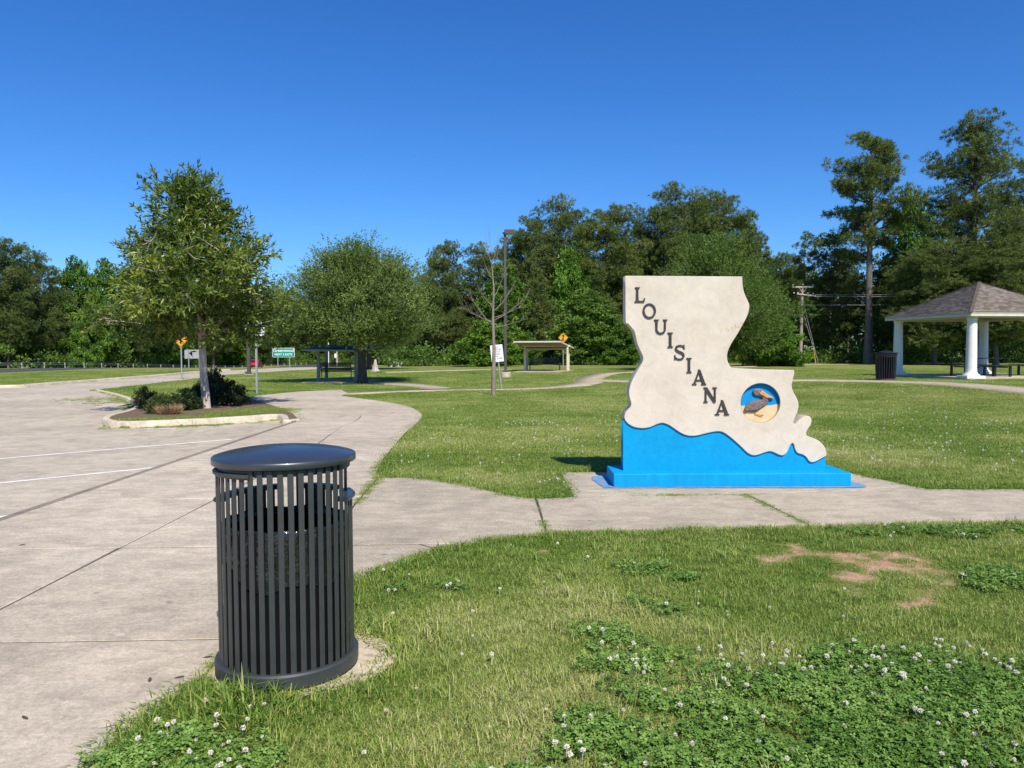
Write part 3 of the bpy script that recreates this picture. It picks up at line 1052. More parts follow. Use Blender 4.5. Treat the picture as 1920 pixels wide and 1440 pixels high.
# pelican relief (crop 1340,690 at 7.577x)
def pk(cx, cy):
    p = AT(1340 + cx / 7.577, 690 + cy / 7.577, SF)
    return (p.x, p.z)
def relief(name, pts, mat, depth, bev, back=0.0, parent=None):
    me = curve_mesh(name, [smooth_line([pk(*p) for p in pts], 3, True)], depth, bev, 3)
    for p in me.polygons: p.use_smooth = True
    me.set_sharp_from_angle(angle=R(60))
    o = mkobj(name, me, mat); place_front(o, SF + back, depth + bev)
    return o
relief('pelican_body', [(418, 648), (428, 600), (450, 545), (490, 500), (545, 470), (610, 458), (665, 458), (690, 440), (680, 415), (645, 402), (595, 395), (560, 365), (555, 330), (580, 303), (620, 295), (660, 305), (690, 335), (720, 385), (755, 425), (772, 465), (765, 505), (730, 535), (690, 560), (650, 590), (600, 622), (540, 628), (470, 622), (440, 640)], M['pelican'], 0.012, 0.012, 0.018)
relief('pelican_wing', [(440, 610), (470, 545), (520, 505), (600, 480), (680, 485), (720, 500), (690, 540), (640, 580), (580, 605), (500, 605)], M['pelican'], 0.006, 0.008, 0.008)
relief('pelican_beak', [(630, 345), (650, 318), (690, 325), (740, 360), (800, 398), (848, 425), (830, 436), (790, 430), (740, 425), (700, 400), (655, 378)], M['beak'], 0.008, 0.009, 0.008)
relief('pelican_eye', [(644, 326), (652, 318), (662, 320), (664, 328), (655, 334), (646, 333)], M['dark_letter'], 0.002, 0.002, 0.004)
relief('pelican_leg', [(578, 628), (592, 622), (605, 650), (650, 660), (690, 662), (712, 672), (690, 680), (660, 676), (690, 692), (685, 700), (640, 688), (610, 672), (585, 668), (576, 660), (588, 652)], M['beak'], 0.006, 0.004, 0.034)
# faint yellow scrawl near the upper right edge
m_scr, nt, b = new_mat('faded yellow scrawl')
b.inputs['Base Color'].default_value = (0.68, 0.57, 0.30, 1); b.inputs['Roughness'].default_value = 0.8
def scr(pts):
    ps = [AT(1160 + x / 4.8, 500 + y / 4.8, SF - 0.002) for x, y in pts]
    ps = [Vector((p.x - sign.location.x, p.y - sign.location.y, p.z)) for p in ps]
    mkobj('paint_scrawl', tube_mesh('paint_scrawl', ps, 0.0028, 5), m_scr, sign)
scr([(920, 600), (922, 570), (935, 560), (930, 582)]); scr([(965, 575), (970, 555), (985, 560), (988, 580), (1000, 556)]); scr([(1015, 570), (1018, 540), (1030, 548), (1024, 566)]); scr([(1045, 560), (1050, 520), (1060, 545), (1078, 530), (1080, 550)]); scr([(1092, 545), (1100, 500), (1118, 505), (1108, 535)])

# raised serif letters: outlines in a unit box (height 1)
def stroke(pts, ws):
    P = np.array(pts, float)
    t = np.gradient(P, axis=0); t /= np.linalg.norm(t, axis=1)[:, None]
    nrm = np.column_stack([-t[:, 1], t[:, 0]])
    ws = np.array(ws)[:, None] / 2
    return [tuple(p) for p in P + nrm * ws] + [tuple(p) for p in (P - nrm * ws)[::-1]]
def ell(cx, cy, rx, ry, n=36):
    return [(cx + rx * math.cos(2 * math.pi * k / n), cy + ry * math.sin(2 * math.pi * k / n)) for k in range(n)]
gL = [[(0, 0), (.66, 0), (.72, .27), (.63, .27), (.58, .13), (.54, .09), (.34, .09), (.27, .12), (.25, .90), (.35, .94), (.35, 1), (.03, 1), (.03, .94), (.11, .90), (.09, .10), (0, .06)]]
gO = [ell(.44, .5, .45, .52), ell(.44, .5, .315, .405)[::-1]]
gU = [[(0, 1), (0, .935), (.08, .91), (.10, .33)] + [(.44 + .34 * math.cos(a), .32 + .34 * math.sin(a)) for a in np.linspace(math.pi, 2 * math.pi, 14)] + [(.79, .91), (.88, .935), (.88, 1), (.60, 1), (.60, .935), (.67, .91), (.66, .33)] + [(.44 + .215 * math.cos(a), .32 + .225 * math.sin(a)) for a in np.linspace(2 * math.pi, math.pi, 12)] + [(.24, .91), (.32, .935), (.32, 1)]]
gI = [[(0, 0), (.34, 0), (.34, .06), (.25, .10), (.25, .90), (.34, .94), (.34, 1), (0, 1), (0, .94), (.09, .90), (.09, .10), (0, .06)]]
gN = [[(0, 0), (.27, 0), (.27, .06), (.19, .10), (.19, .72), (.66, 0), (.80, 0), (.80, .90), (.88, .94), (.88, 1), (.60, 1), (.60, .94), (.69, .90), (.69, .27), (.23, 1), (0, 1), (0, .94), (.09, .90), (.08, .10), (0, .06)]]
gA = [[(0, 0), (.30, 0), (.30, .06), (.22, .09), (.27, .25), (.62, .25), (.67, .09), (.60, .06), (.60, 0), (.94, 0), (.94, .06), (.87, .09), (.535, 1), (.40, 1), (.41, .93), (.09, .09), (0, .06)], [(.305, .335), (.44, .75), (.585, .335)]]
sc_ = smooth_line([(.60, .80), (.52, .90), (.34, .945), (.14, .87), (.10, .72), (.20, .59), (.36, .51), (.52, .42), (.57, .27), (.50, .11), (.31, .05), (.12, .11), (.04, .22)], 3)
sw_ = np.interp(np.linspace(0, 1, len(sc_)), [0, .08, .2, .38, .5, .62, .8, .92, 1], [.05, .085, .10, .125, .155, .125, .10, .085, .05])
gS = [stroke(sc_, sw_)]
gS2 = [[(.565, .70), (.645, .70), (.625, 1.0), (.56, .985)], [(0.0, .015), (.06, 0), (.075, .32), (-.005, .32)]]
boxes = [('letter_l', gL, 143, 238, 185, 320), ('letter_o', gO, 215, 335, 330, 467), ('letter_u', gU, 318, 437, 475, 608), ('letter_i', gI, 440, 487, 592, 727), ('letter_s', gS, 503, 592, 703, 840), ('letter_i', gI, 610, 655, 820, 955), ('letter_a', gA, 660, 787, 925, 1062), ('letter_n', gN, 763, 883, 1085, 1222), ('letter_a', gA, 865, 993, 1200, 1335)]
for nm, gl, x0, x1, y0, y1 in boxes:
    allp = np.array([p for lp in gl for p in lp]); mn = allp.min(0); mxx = allp.max(0)
    def mp(p):
        u = (p[0] - mn[0]) / (mxx[0] - mn[0]); w = (p[1] - mn[1]) / (mxx[1] - mn[1])
        q = AT(1160 + (x0 + (x1 - x0) * u) / 4.8, 500 + (y1 - (y1 - y0) * w) / 4.8, SF)
        return (q.x, q.z)
    me = curve_mesh(nm, [[mp(p) for p in lp] for lp in gl], 0.010, 0.0)
    o = mkobj(nm, me, M['dark_letter']); place_front(o, SF - 0.014, 0.010)
    if nm == 'letter_s':
        for k, lp in enumerate(gS2):
            me = curve_mesh('serif', [[mp(p) for p in lp]], 0.009, 0.0)
            s = mkobj('serif', me, M['dark_letter']); s.parent = o; s.location = (0, 0, -0.0015 - 0.0005 * k)

# ------------------------------------------------------------------ litter receptacle in front
cx0, cy0 = can_xy
CAN_R = 0.315
Z_BASE, Z_MID, Z_TOP = 0.016, 0.838, 1.0
fwd = math.atan2(-cy0, -cx0)                   # angle that faces the camera
def can_ang(theta):                            # theta: degrees to the right as seen from the camera
    return fwd + R(theta)
can = empty('trash_can', (cx0, cy0, 0))
tag(can, 'charcoal steel-slat litter bin with domed lid and black bag in front of the walkway', 'trash can')
n_sl = 44
slat_full = box_mesh('slat', (0, 0, (Z_TOP + 0.07) / 2), (0.0065, 0.026, Z_TOP - 0.07 + 0.02), None, 0.0015, 1)
slat_door = box_mesh('slat', (0, 0, (0.985 + 0.07) / 2), (0.0065, 0.026, 0.985 - 0.07), None, 0.0015, 1)
slat_low = box_mesh('slat', (0, 0, (Z_MID + 0.07) / 2), (0.0065, 0.026, Z_MID - 0.07 + 0.0), None, 0.0015, 1)
for k in range(n_sl):
    th = -180 + 360.0 * (k + 0.5) / n_sl
    t = th % 360
    if t > 268 or t < 58:
        me = slat_door if 268 < t < 331 else slat_full
    elif 106 < t < 125 or 164 < t < 182:
        me = slat_full
    else:
        me = slat_low
    a = can_ang(th)
    o = mkobj('slat', me, M['charcoal'], can, (CAN_R * math.cos(a), CAN_R * math.sin(a), 0), (0, 0, a))
def arc_band(name, r0, r1, z0, z1, th0, th1, mat, n=48, bev=0.006):
    prof = [(r0, z0 + bev), (r0, z1 - bev), (r0 + bev, z1), (r1 - bev, z1), (r1, z1 - bev), (r1, z0 + bev), (r1 - bev, z0), (r0 + bev, z0), (r0, z0 + bev)]
    bm = bmesh.new()
    rings = add_lathe(bm, prof, n, (0, 0, 0), can_ang(th0), can_ang(th1))
    if abs(th1 - th0) < 359.9:
        bm.faces.new(rings[0][:-1]); bm.faces.new(rings[-1][:-1][::-1])
    bmesh.ops.remove_doubles(bm, verts=bm.verts, dist=1e-6)
    return mkobj(name, bm_mesh(name, bm, True, 40), mat, can)
arc_band('base_ring', CAN_R - 0.012, CAN_R + 0.024, Z_BASE, 0.085, 0, 360, M['charcoal'], 72, 0.008)
arc_band('bottom_plate', 0.01, CAN_R - 0.014, 0.05, 0.056, 0, 360, M['charcoal'], 48, 0.001)
arc_band('top_ring', CAN_R - 0.016, CAN_R - 0.006, 0.98, 1.01, 0, 360, M['charcoal'], 72, 0.003)
arc_band('door_rail', CAN_R - 0.014, CAN_R + 0.016, 0.970, 0.993, -92, -29, M['charcoal'], 24, 0.007)
arc_band('opening_rail', CAN_R - 0.045, CAN_R + 0.018, Z_MID - 0.012, Z_MID + 0.012, 58, 106, M['lid'], 24, 0.008)
arc_band('opening_rail', CAN_R - 0.045, CAN_R + 0.018, Z_MID - 0.012, Z_MID + 0.012, 125, 164, M['charcoal'], 24, 0.008)
arc_band('opening_rail', CAN_R - 0.045, CAN_R + 0.018, Z_MID - 0.012, Z_MID + 0.012, 182, 268, M['charcoal'], 40, 0.008)
#arc_band('hoop', CAN_R - 0.016, CAN_R - 0.008, 0.55, 0.575, 0, 360, M['charcoal'], 60, 0.002)
# lid: rolled edge and shallow dome
prof = [(r_, z_ + 0.036) for r_, z_ in [(0.0, 1.050), (0.06, 1.0495), (0.12, 1.047), (0.18, 1.042), (0.24, 1.034), (0.29, 1.024), (0.322, 1.0155), (0.332, 1.012), (0.3365, 1.007), (0.3378, 1.001), (0.3378, 0.981), (0.336, 0.9785), (0.325, 0.978), (0.315, 0.983), (0.0, 0.992)]]
lid = mkobj('lid', lathe_mesh('lid', prof, 96, True, 50), M['lid'], can)
# inner rigid liner
prof = [(0.0, 0.075), (0.292, 0.075), (0.294, 0.70), (0.296, 0.715), (0.290, 0.72), (0.280, 0.70), (0.275, 0.09), (0.0, 0.09)]
mkobj('liner', lathe_mesh('liner', prof, 48, True, 40), M['black_plastic'], can)
# bag folded over the liner's rim: wrinkled skirt
nb, mb = 120, 16
brng = rng_of(11)
ph = brng.random((6,)) * 6.28
V = []; 
for j in range(mb + 1):
    t = j / mb
    for k in range(nb):
        a = 2 * math.pi * k / nb
        wr = 0.010 * math.sin(9 * a + ph[0] + 5 * t) + 0.008 * math.sin(17 * a + ph[1] - 7 * t) + 0.006 * math.sin(31 * a + ph[2] + 11 * t) + 0.005 * math.sin(47 * a + 3 * t)
        hem = 0.50 + 0.05 * math.sin(a * 2 + 0.8) + 0.03 * math.sin(5 * a + 1)
        if t < 0.15:
            r = 0.276 + 0.022 * t / 0.15; z = 0.70 + 0.04 * t / 0.15
        else:
            u = (t - 0.15) / 0.85
            r = 0.300 + 0.002 * math.sin(u * 3.1) + 0.28 * wr * (0.4 + 0.6 * math.sin(u * 3.0)); z = 0.74 + (hem - 0.74) * u
        V.append((r * math.cos(a), r * math.sin(a), z + 0.004 * math.sin(13 * a)))
F = [[j * nb + k, j * nb + (k + 1) % nb, (j + 1) * nb + (k + 1) % nb, (j + 1) * nb + k] for j in range(mb) for k in range(nb)]
mkobj('bin_bag', np_mesh('bin_bag', V, [np.array(F)], True), M['bag'], can)

# ------------------------------------------------------------------ posts, signs, lamps, shelters
def post_sign(name, label, cat, base, post_h, post_r, mat, group=None, tilt=0.0, square=False):
    t = empty(name, base)
    t.rotation_euler = (0, tilt, 0)
    if square:
        mkobj('post', box_mesh('post', (0, 0, post_h / 2 - 0.05), (post_r * 2, post_r * 2, post_h + 0.1), None, 0.004), mat, t)
    else:
        mkobj('post', tube_mesh('post', [(0, 0, -0.1), (0, 0, post_h)], post_r, 8), mat, t)
    tag(t, label, cat, group)
    return t
def plate(name, w, h, mat, parent, loc, roty=0.0, rz=0.0, rad=0.04, th=0.006):
    pts = []
    for cx, cy, a0 in ((w / 2 - rad, h / 2 - rad, 0), (-w / 2 + rad, h / 2 - rad, 90), (-w / 2 + rad, -h / 2 + rad, 180), (w / 2 - rad, -h / 2 + rad, 270)):
        for k in range(5):
            a = R(a0 + k * 22.5); pts.append((cx + rad * math.cos(a), cy + rad * math.sin(a)))
    me = curve_mesh(name, [pts], th / 2)
    o = mkobj(name, me, mat, parent, loc)
    o.rotation_euler = (Matrix.Rotation(rz, 3, 'Z') @ Matrix.Rotation(R(90), 3, 'X') @ Matrix.Rotation(roty, 3, 'Z')).to_euler()
    return o
def letters(name, body, size, mat, parent, loc, rz=0.0, bold=0.0):
    me = text_mesh(name, body, size, 0.002, bold=bold)
    o = mkobj(name, me, mat, parent, loc)
    o.rotation_euler = (Matrix.Rotation(rz, 3, 'Z') @ Matrix.Rotation(R(90), 3, 'X')).to_euler()
    return o

# white notice on a grey square post behind the young oak
b0 = GT(482, 738)
ps = b0.y / F_PX
t = post_sign('post_sign', 'white notice board on grey square post beside young oak, half hidden by its leaves', 'sign', b0, 112 * ps, 0.035, M['galv'], square=True)
pl = plate('sign_panel', 33 * ps, 27 * ps, M['sign_white'], t, (0.01, -0.045, 121 * ps), rad=0.02)
letters('lettering', 'A', 0.20, M['sign_black'], pl, (0.12, -0.08, 0.006)).rotation_euler = (0, 0, 0)

# leaning white notice behind the dead sapling
b0 = GT(940, 728); ps = b0.y / F_PX
t = post_sign('post_sign', 'white text notice on thin leaning post beside bare sapling', 'sign', b0, 56 * ps, 0.03, M['galv'], tilt=R(-6))
pl = plate('sign_panel', 23 * ps, 32 * ps, M['sign_white'], t, (-0.02, -0.04, 66 * ps), rad=0.02)
for k, s in enumerate(('PETS', 'MUST BE', 'ON A', 'LEASH', 'AT', 'ALL TIMES')):
    ws = s.split() if k == 1 else [s]
    for q, w_ in enumerate(ws):
        letters('lettering', w_, 0.085, M['sign_black'], pl, ((0.0, 0.0) if len(ws) == 1 else (-0.055, 0.12))[q] and ((-0.055, 0.12)[q], 0.23 - 0.088 * k, 0.006) or (0.0, 0.23 - 0.088 * k, 0.006)).rotation_euler = (0, 0, 0)

# yellow diamond by the exit road
def diamond(base, h, size, label, arrow):
    t = post_sign('warning_sign', label, 'sign', base, h + size * 0.3, 0.04, M['galv'])
    s = size / math.sqrt(2)
    pl = plate('sign_panel', s, s, M['sign_yellow'], t, (0, -0.05, h + size / 2), roty=R(45), rad=0.05)
    me = curve_mesh('symbol', [arrow], 0.002)
    o = mkobj('symbol', me, M['sign_black'], pl, (0, 0, 0.006)); o.rotation_euler = (0, 0, R(-45))
    fr = [(-s/2+.03, -s/2+.03), (s/2-.03, -s/2+.03), (s/2-.03, s/2-.03), (-s/2+.03, s/2-.03)]
    fi = [(x * 0.94, y * 0.94) for x, y in fr][::-1]
    mkobj('border', curve_mesh('border', [fr, fi], 0.0015), M['sign_black'], pl, (0, 0, 0.005))
    return t
b0 = GT(341, 711); ps = b0.y / F_PX
a_bend = [(-.05, -.25), (.05, -.25), (.05, -.02), (.16, .10), (.20, .06), (.24, .26), (.04, .22), (.09, .17), (-.05, .03)]
diamond(b0, 60 * ps, 30 * ps, 'yellow diamond warning sign at road edge, partly behind young oak', a_bend)
p = GT(1055, 689); p = Vector((AT(1056, 680, 66).x, 66, tz(AT(1056, 680, 66).x, 66))); ps = 66 / F_PX
a_merge = [(-.045, -.24), (.03, -.24), (.045, .10), (.12, .10), (0, .27), (-.12, .10), (-.04, .10), (-.04, -.02), (-.16, -.24), (-.10, -.26), (-.045, -.16)]
diamond(p, 46 * ps, 19 * ps, 'yellow diamond merge sign rising behind open-sided tan shelter', [(x * 1.15, y * 1.15) for x, y in a_merge])

# back of a road sign on two posts
d = 84; pL = AT(346, 664, d); pR_ = AT(382, 664, d); zb = tz(pL.x, d)
t = empty('board_sign', ((pL.x + pR_.x) / 2, d, zb)); ps = d / F_PX
tag(t, 'bare grey back of a road sign on two posts beyond exit road', 'sign')
hh = AT(346, 656, d).z - zb
plate('sign_panel', 36 * ps, 16.5 * ps, M['sign_back'], t, (0, 0, hh - 8 * ps), rad=0.05)
for sx in (-0.55, 0.55):
    mkobj('post', box_mesh('post', (0, 0, hh / 2), (0.10, 0.10, hh + 0.1), None, 0.01), M['galv'], t, (sx * 18 * ps, -0.06, 0))
# green exit sign
d = 118; c0 = AT(531.5, 661, d); zb = tz(c0.x, d); ps = d / F_PX
t = empty('road_sign', (c0.x, d, zb)); tag(t, 'green road sign with white border reading Greenwood next 2 exits on two posts', 'sign')
hh = c0.z - zb
plate('sign_border', 42 * ps, 17.5 * ps, M['sign_white'], t, (0, 0.0, hh), rad=0.18)
pl = plate('sign_panel', 40.4 * ps, 15.9 * ps, M['sign_green'], t, (0, -0.02, hh), rad=0.14)
letters('lettering', 'Greenwood', 0.66, M['sign_white'], pl, (0, 0.30, 0.01), bold=0.012).rotation_euler = (0, 0, 0)
letters('lettering', 'NEXT 2 EXITS', 0.44, M['sign_white'], pl, (0, -0.30, 0.01), bold=0.012).rotation_euler = (0, 0, 0)
for sx in (-11, 11):
    mkobj('post', box_mesh('post', (0, 0, hh / 2), (0.13, 0.13, hh), None, 0.01), M['galv'], t, (sx * ps, 0.09, -0.05))

# lamp posts
def lamp(base, h, label, conc=0.24, arm=1, head=True, col='pole_brown', r=0.075):
    t = empty('lamp_post', base); tag(t, label, 'lamp post')
    if conc:
        mkobj('concrete_footing', lathe_mesh('concrete_footing', [(0, 0.0), (0.30, -0.1), (0.30, conc - 0.02), (0.28, conc), (0, conc)], 24), M['pad'], t)
    mkobj('base_cover', box_mesh('base_cover', (0, 0, conc + 0.05), (0.30, 0.30, 0.10), None, 0.02), M[col], t)
    mkobj('pole', box_mesh('pole', (0, 0, (conc + h) / 2), (r * 2, r * 2, h - conc), None, 0.01), M[col], t)
    if head:
        hd = mkobj('lamp_head', box_mesh('lamp_head', (0.27, 0, h + 0.02), (0.62, 0.42, 0.26), None, 0.02), M['pole_brown'], t)
        mkobj('lens', box_mesh('lens', (0.27, 0, h - 0.115), (0.50, 0.32, 0.02)), M['sign_white'], hd)
        mkobj('arm', box_mesh('arm', (-0.02, 0, h - 0.03), (0.24, 0.10, 0.10), None, 0.005), M['pole_brown'], t)
    return t
b0 = GT(948, 707); ps = b0.y / F_PX
lamp(b0, 269 * ps, 'tall dark lamp post with shoebox head on round concrete footing', conc=0.28)
b0 = GT(467, 702); ps = b0.y / F_PX
lamp(b0, 226 * ps, 'brown lamp post whose head is hidden in young oak crown', conc=0.02, r=0.10)
d = 72; x = AT(1434, 660, d).x
lamp(Vector((x, d, tz(x, d))), 63 * d / F_PX, 'slim grey lamp post in front of bright green shrubs behind state sign', conc=0.0, col='galv', r=0.045)
d = 75; x = AT(1404, 660, d).x
t = post_sign('timber_post', 'plain grey timber post beside slim lamp post, under dark broad tree', 'post', Vector((x, d, tz(x, d))), 57 * d / F_PX, 0.11, M['pale_wood'])
d = 130; x = AT(745, 660, d).x
lamp(Vector((x, d, tz(x, d))), 4.6, 'thin distant lamp post between silver tank and white box', conc=0.0, col='galv', r=0.05)
d = 96; x = AT(616, 660, d).x
post_sign('marker_post', 'slim pale metal post seen under first shelter roof', 'post', Vector((x, d, tz(x, d))), 38 * d / F_PX + 1.2, 0.06, M['white_metal'])
d = 98; x = AT(631.5, 660, d).x
t = post_sign('meter_post', 'grey post carrying a small white box, seen over shelter bench', 'post', Vector((x, d, tz(x, d))), 36 * d / F_PX + 1.2, 0.10, M['pale_wood'])
mkobj('meter_box', box_mesh('meter_box', (-0.16, -0.06, 24 * d / F_PX), (0.26, 0.22, 0.55), None, 0.02), M['white_metal'], t)

# shelters
def bench_obj(base, rz, L, label):
    t = empty('park_bench', base, rz); tag(t, label, 'bench')
    for k in range(6):
        y = -0.02 + k * 0.078; z = 0.43 + 0.012 * math.cos(k)
        mkobj('seat_slat', box_mesh('seat_slat', (0, y, z), (L, 0.055, 0.012)), M['bench'], t)
    for k in range(7):
        z = 0.50 + k * 0.062
        mkobj('back_slat', box_mesh('back_slat', (0, 0.44 + (z - 0.5) * 0.22, z), (L, 0.012, 0.048), Matrix.Rotation(R(-12), 3, 'X')), M['bench'], t)
    for sx in (-L / 2, L / 2):
        bm = bmesh.new()
        add_tube(bm, [(sx, 0.56, 0.92), (sx, 0.47, 0.46), (sx, 0.52, 0.0)], 0.022, 6)
        add_tube(bm, [(sx, -0.02, 0.0), (sx, -0.03, 0.60), (sx, 0.02, 0.65), (sx, 0.50, 0.66)], 0.022, 6)
        add_tube(bm, [(sx, -0.03, 0.42), (sx, 0.46, 0.42)], 0.02, 6)
        mkobj('end_frame', bm_mesh('end_frame', bm, True, 60), M['bench'], t)
    return t
def quad_slab(name, A, B, C, D, th, mat, parent=None, org=Vector((0, 0, 0))):
    bm = bmesh.new()
    top = [bm.verts.new(Vector(p) - org) for p in (A, B, C, D)]
    bot = [bm.verts.new(Vector(p) - org - Vector((0, 0, th))) for p in (A, B, C, D)]
    bm.faces.new(top); bm.faces.new(bot[::-1])
    for k in range(4):
        bm.faces.new((top[k], bot[k], bot[(k + 1) % 4], top[(k + 1) % 4]))
    return mkobj(name, bm_mesh(name, bm), mat, parent)
def shelter(label, A, B, C, D, posts, tint, roofm, slab=True):
    cxy = (A + B + C + D) / 4
    gz = tz(cxy.x, cxy.y)
    org = Vector((cxy.x, cxy.y, gz))
    t = empty('picnic_shelter', org); tag(t, label, 'shelter')
    rf = quad_slab('roof', A, B, C, D, 0.05, roofm, t, org)
    def ins(P, f): return P + (cxy - P) * f
    quad_slab('soffit', *[ins(P, 0.012) - Vector((0, 0, 0.055)) for P in (A, B, C, D)], 0.02, M['soffit'], rf, org)
    for P, Q in ((A, B), (B, C), (C, D), (D, A)):
        dd = (Q - P); L = dd.length; mid = (P + Q) / 2 - org - Vector((0, 0, 0.055))
        rot = dd.to_track_quat('X', 'Z').to_matrix()
        n = rot @ Vector((0, 1, 0))
        mkobj('fascia_board', box_mesh('fascia_board', mid - n * 0.016, (L - 0.002, 0.028, 0.09), rot), M['fascia'] if tint == 'tan_post' else M['grey_post'], rf)
    bm = None
    for (px, py, zt) in posts:
        z0 = tz(px, py)
        mkobj('post', box_mesh('post', (px - org.x, py - org.y, (z0 + zt) / 2 - org.z), (0.14, 0.14, zt - z0), None, 0.012), M[tint], t)
    # roof beam under the soffit
    for P, Q in ((posts[0], posts[1]), (posts[2], posts[3])):
        p = Vector((P[0], P[1], P[2] - 0.09)) - org; q = Vector((Q[0], Q[1], Q[2] - 0.09)) - org
        dd = q - p
        mkobj('beam', box_mesh('beam', (p + q) / 2, (dd.length + 0.4, 0.07, 0.11), dd.to_track_quat('X', 'Z').to_matrix()), M[tint], t)
    if slab:
        P = [Vector((A.x, A.y, 0)), Vector((B.x, B.y, 0)), Vector((C.x, C.y, 0)), Vector((D.x, D.y, 0))]
        P = [Vector((p.x, p.y, tz(p.x, p.y) + 0.03)) for p in P]
        quad_slab('floor_slab', *P, 0.15, M['path'], t, org)
    return t
A = AT(963, 639.5, 51.5); B = AT(1050, 639, 51.5); C = AT(1076, 651.5, 55.3); D = AT(984, 652, 55.3)
def on_roof(u, w):
    p = (A * (1 - u) + B * u) * (1 - w) + (D * (1 - u) + C * u) * w
    return (p.x, p.y, p.z - 0.06)
pst = [on_roof(0.22, 0.12), on_roof(0.90, 0.12), on_roof(0.12, 0.85), on_roof(0.95, 0.85)]
pst = [(AT(984, 690, 53.4).x, 53.4, on_roof(0.2, 0.4)[2]), (AT(1064, 690, 53.6).x, 53.6, on_roof(0.95, 0.4)[2]), (AT(988, 690, 54.9).x, 54.9, on_roof(0.1, 0.9)[2]), (AT(1066, 690, 54.9).x, 54.9, on_roof(0.9, 0.9)[2])]
shelter('open-sided tan shelter with slanting pale-edged roof, near lamp post', A, B, C, D, pst[:2] + pst[2:], 'tan_post', M['shelter_top'])
bx = AT(1022, 690, 54.2).x
bench_obj(Vector((bx, 54.2, tz(bx, 54.2) + 0.03)), R(2), 2.1, 'dark slatted bench under the tan shelter')
A = AT(566, 654.5, 36.6); B = AT(664, 655.5, 36.6); C = AT(716, 649, 40.0); D = AT(604, 646.5, 40.0)
pst = [(AT(597, 690, 38.0).x, 38.0, AT(597, 652.5, 38.0).z), (AT(667, 690, 37.8).x, 37.8, AT(667, 653, 37.8).z), (AT(612, 690, 39.6).x, 39.6, AT(612, 648, 39.6).z), (AT(668, 690, 39.4).x, 39.4, AT(668, 649, 39.4).z)]
shelter('shaded grey shelter with low dark roof under the broad oak crown', A, B, C, D, pst, 'grey_post', M['shelter_top'])
p = GT(633, 714)
bench_obj(Vector((p.x, p.y + 0.1, tz(p.x, p.y) + 0.03)), R(172), 1.75, 'dark slatted bench under the grey shelter beside broad oak trunk')

# stump with flared foot
b0 = GT(704, 696); ps = b0.y / F_PX
bm = bmesh.new()
rr = rng_of(5)
prof = [(0.30, -0.05), (0.27, 0.05), (0.20, 0.18), (0.16, 0.35), (0.13, 0.55), (0.10, 0.72), (0.06, 0.84), (0.0, 0.86)]
rings = []
for r0, z in prof:
    ring = []
    for k in range(14):
        a = 2 * math.pi * k / 14
        q = r0 * (1 + 0.22 * math.cos(5 * a + 1) * (1 - z) + rr.uniform(-0.06, 0.06))
        ring.append(bm.verts.new((q * math.cos(a), q * math.sin(a), z + rr.uniform(-0.02, 0.02))))
    rings.append(ring)
for i in range(len(rings) - 1):
    for k in range(14):
        bm.faces.new((rings[i][k], rings[i][(k + 1) % 14], rings[i + 1][(k + 1) % 14], rings[i + 1][k]))
st = mkobj('tree_stump', bm_mesh('tree_stump', bm, True), M['pale_wood'], None, b0)
tag(st, 'pale flared tree stump on the lawn behind broad oak', 'stump')

# far white things
def far_box(name, label, cat, px0, px1, py0, py1, d, mat, bev=0.08, dep=1.0):
    a = AT(px0, py0, d); b_ = AT(px1, py1, d)
    z0 = min(b_.z, tz(a.x, d))
    o = mkobj(name, box_mesh(name, (0, 0, (a.z - z0) / 2), (b_.x - a.x, dep, a.z - z0), None, bev, 2), mat, None, ((a.x + b_.x) / 2, d, z0))
    return tag(o, label, cat)
d = 130
t = empty('notice_board', (AT(731, 670, d).x, d, tz(AT(731, 670, d).x, d))); tag(t, 'distant white square notice above a white cabinet', 'sign')
z0 = t.location.z
plate('sign_panel', 0.60, 0.66, M['white_metal'], t, (0, 0, AT(731, 673, d).z - z0), rad=0.03)
mkobj('post', box_mesh('post', (0, 0, (AT(731, 676, d).z - z0) / 2), (0.07, 0.07, AT(731, 676, d).z - z0)), M['galv'], t, (0, 0.05, 0))
t = empty('utility_cabinet', (AT(732.5, 680, d + 1).x, d + 1, z0)); tag(t, 'distant white cabinet below a square notice, beside silver tank', 'cabinet')
hc = AT(732, 677, d + 1).z - z0
mkobj('cabinet_body', box_mesh('cabinet_body', (0, 0, hc / 2), (0.66, 0.6, hc), None, 0.03), M['white_metal'], t)
mkobj('cabinet_door', box_mesh('cabinet_door', (0, -0.305, hc / 2), (0.50, 0.02, hc * 0.8), None, 0.005), M['white_metal'], t)
t = empty('storage_tank', (AT(740, 682, d + 2).x, d + 2, z0)); tag(t, 'distant silver horizontal tank between white cabinet and white box', 'tank')
tc = AT(740, 681, d + 2).z - z0
me = lathe_mesh('tank_shell', [(0, -0.75), (0.35, -0.72), (0.5, -0.6), (0.52, -0.4), (0.52, 0.4), (0.5, 0.6), (0.35, 0.72), (0, 0.75)], 24)
mkobj('tank_shell', me, M['silver'], t, (0, 0, tc), (0, R(90), 0))
for sx in (-0.4, 0.4):
    mkobj('tank_leg', box_mesh('tank_leg', (sx, 0, (tc - 0.4) / 2), (0.1, 0.6, max(0.2, tc - 0.4))), M['galv'], t)
t = empty('equipment_box', (AT(750, 682, d).x, d, z0)); tag(t, 'distant white equipment box with dark hatch, right of silver tank', 'box')
hb = AT(750, 680, d).z - z0
mkobj('box_body', box_mesh('box_body', (0, 0, hb / 2), (0.72, 0.6, hb), None, 0.03), M['white_metal'], t)
mkobj('hatch', box_mesh('hatch', (-0.18, -0.305, hb * 0.72), (0.22, 0.02, 0.26)), M['sign_black'], t)

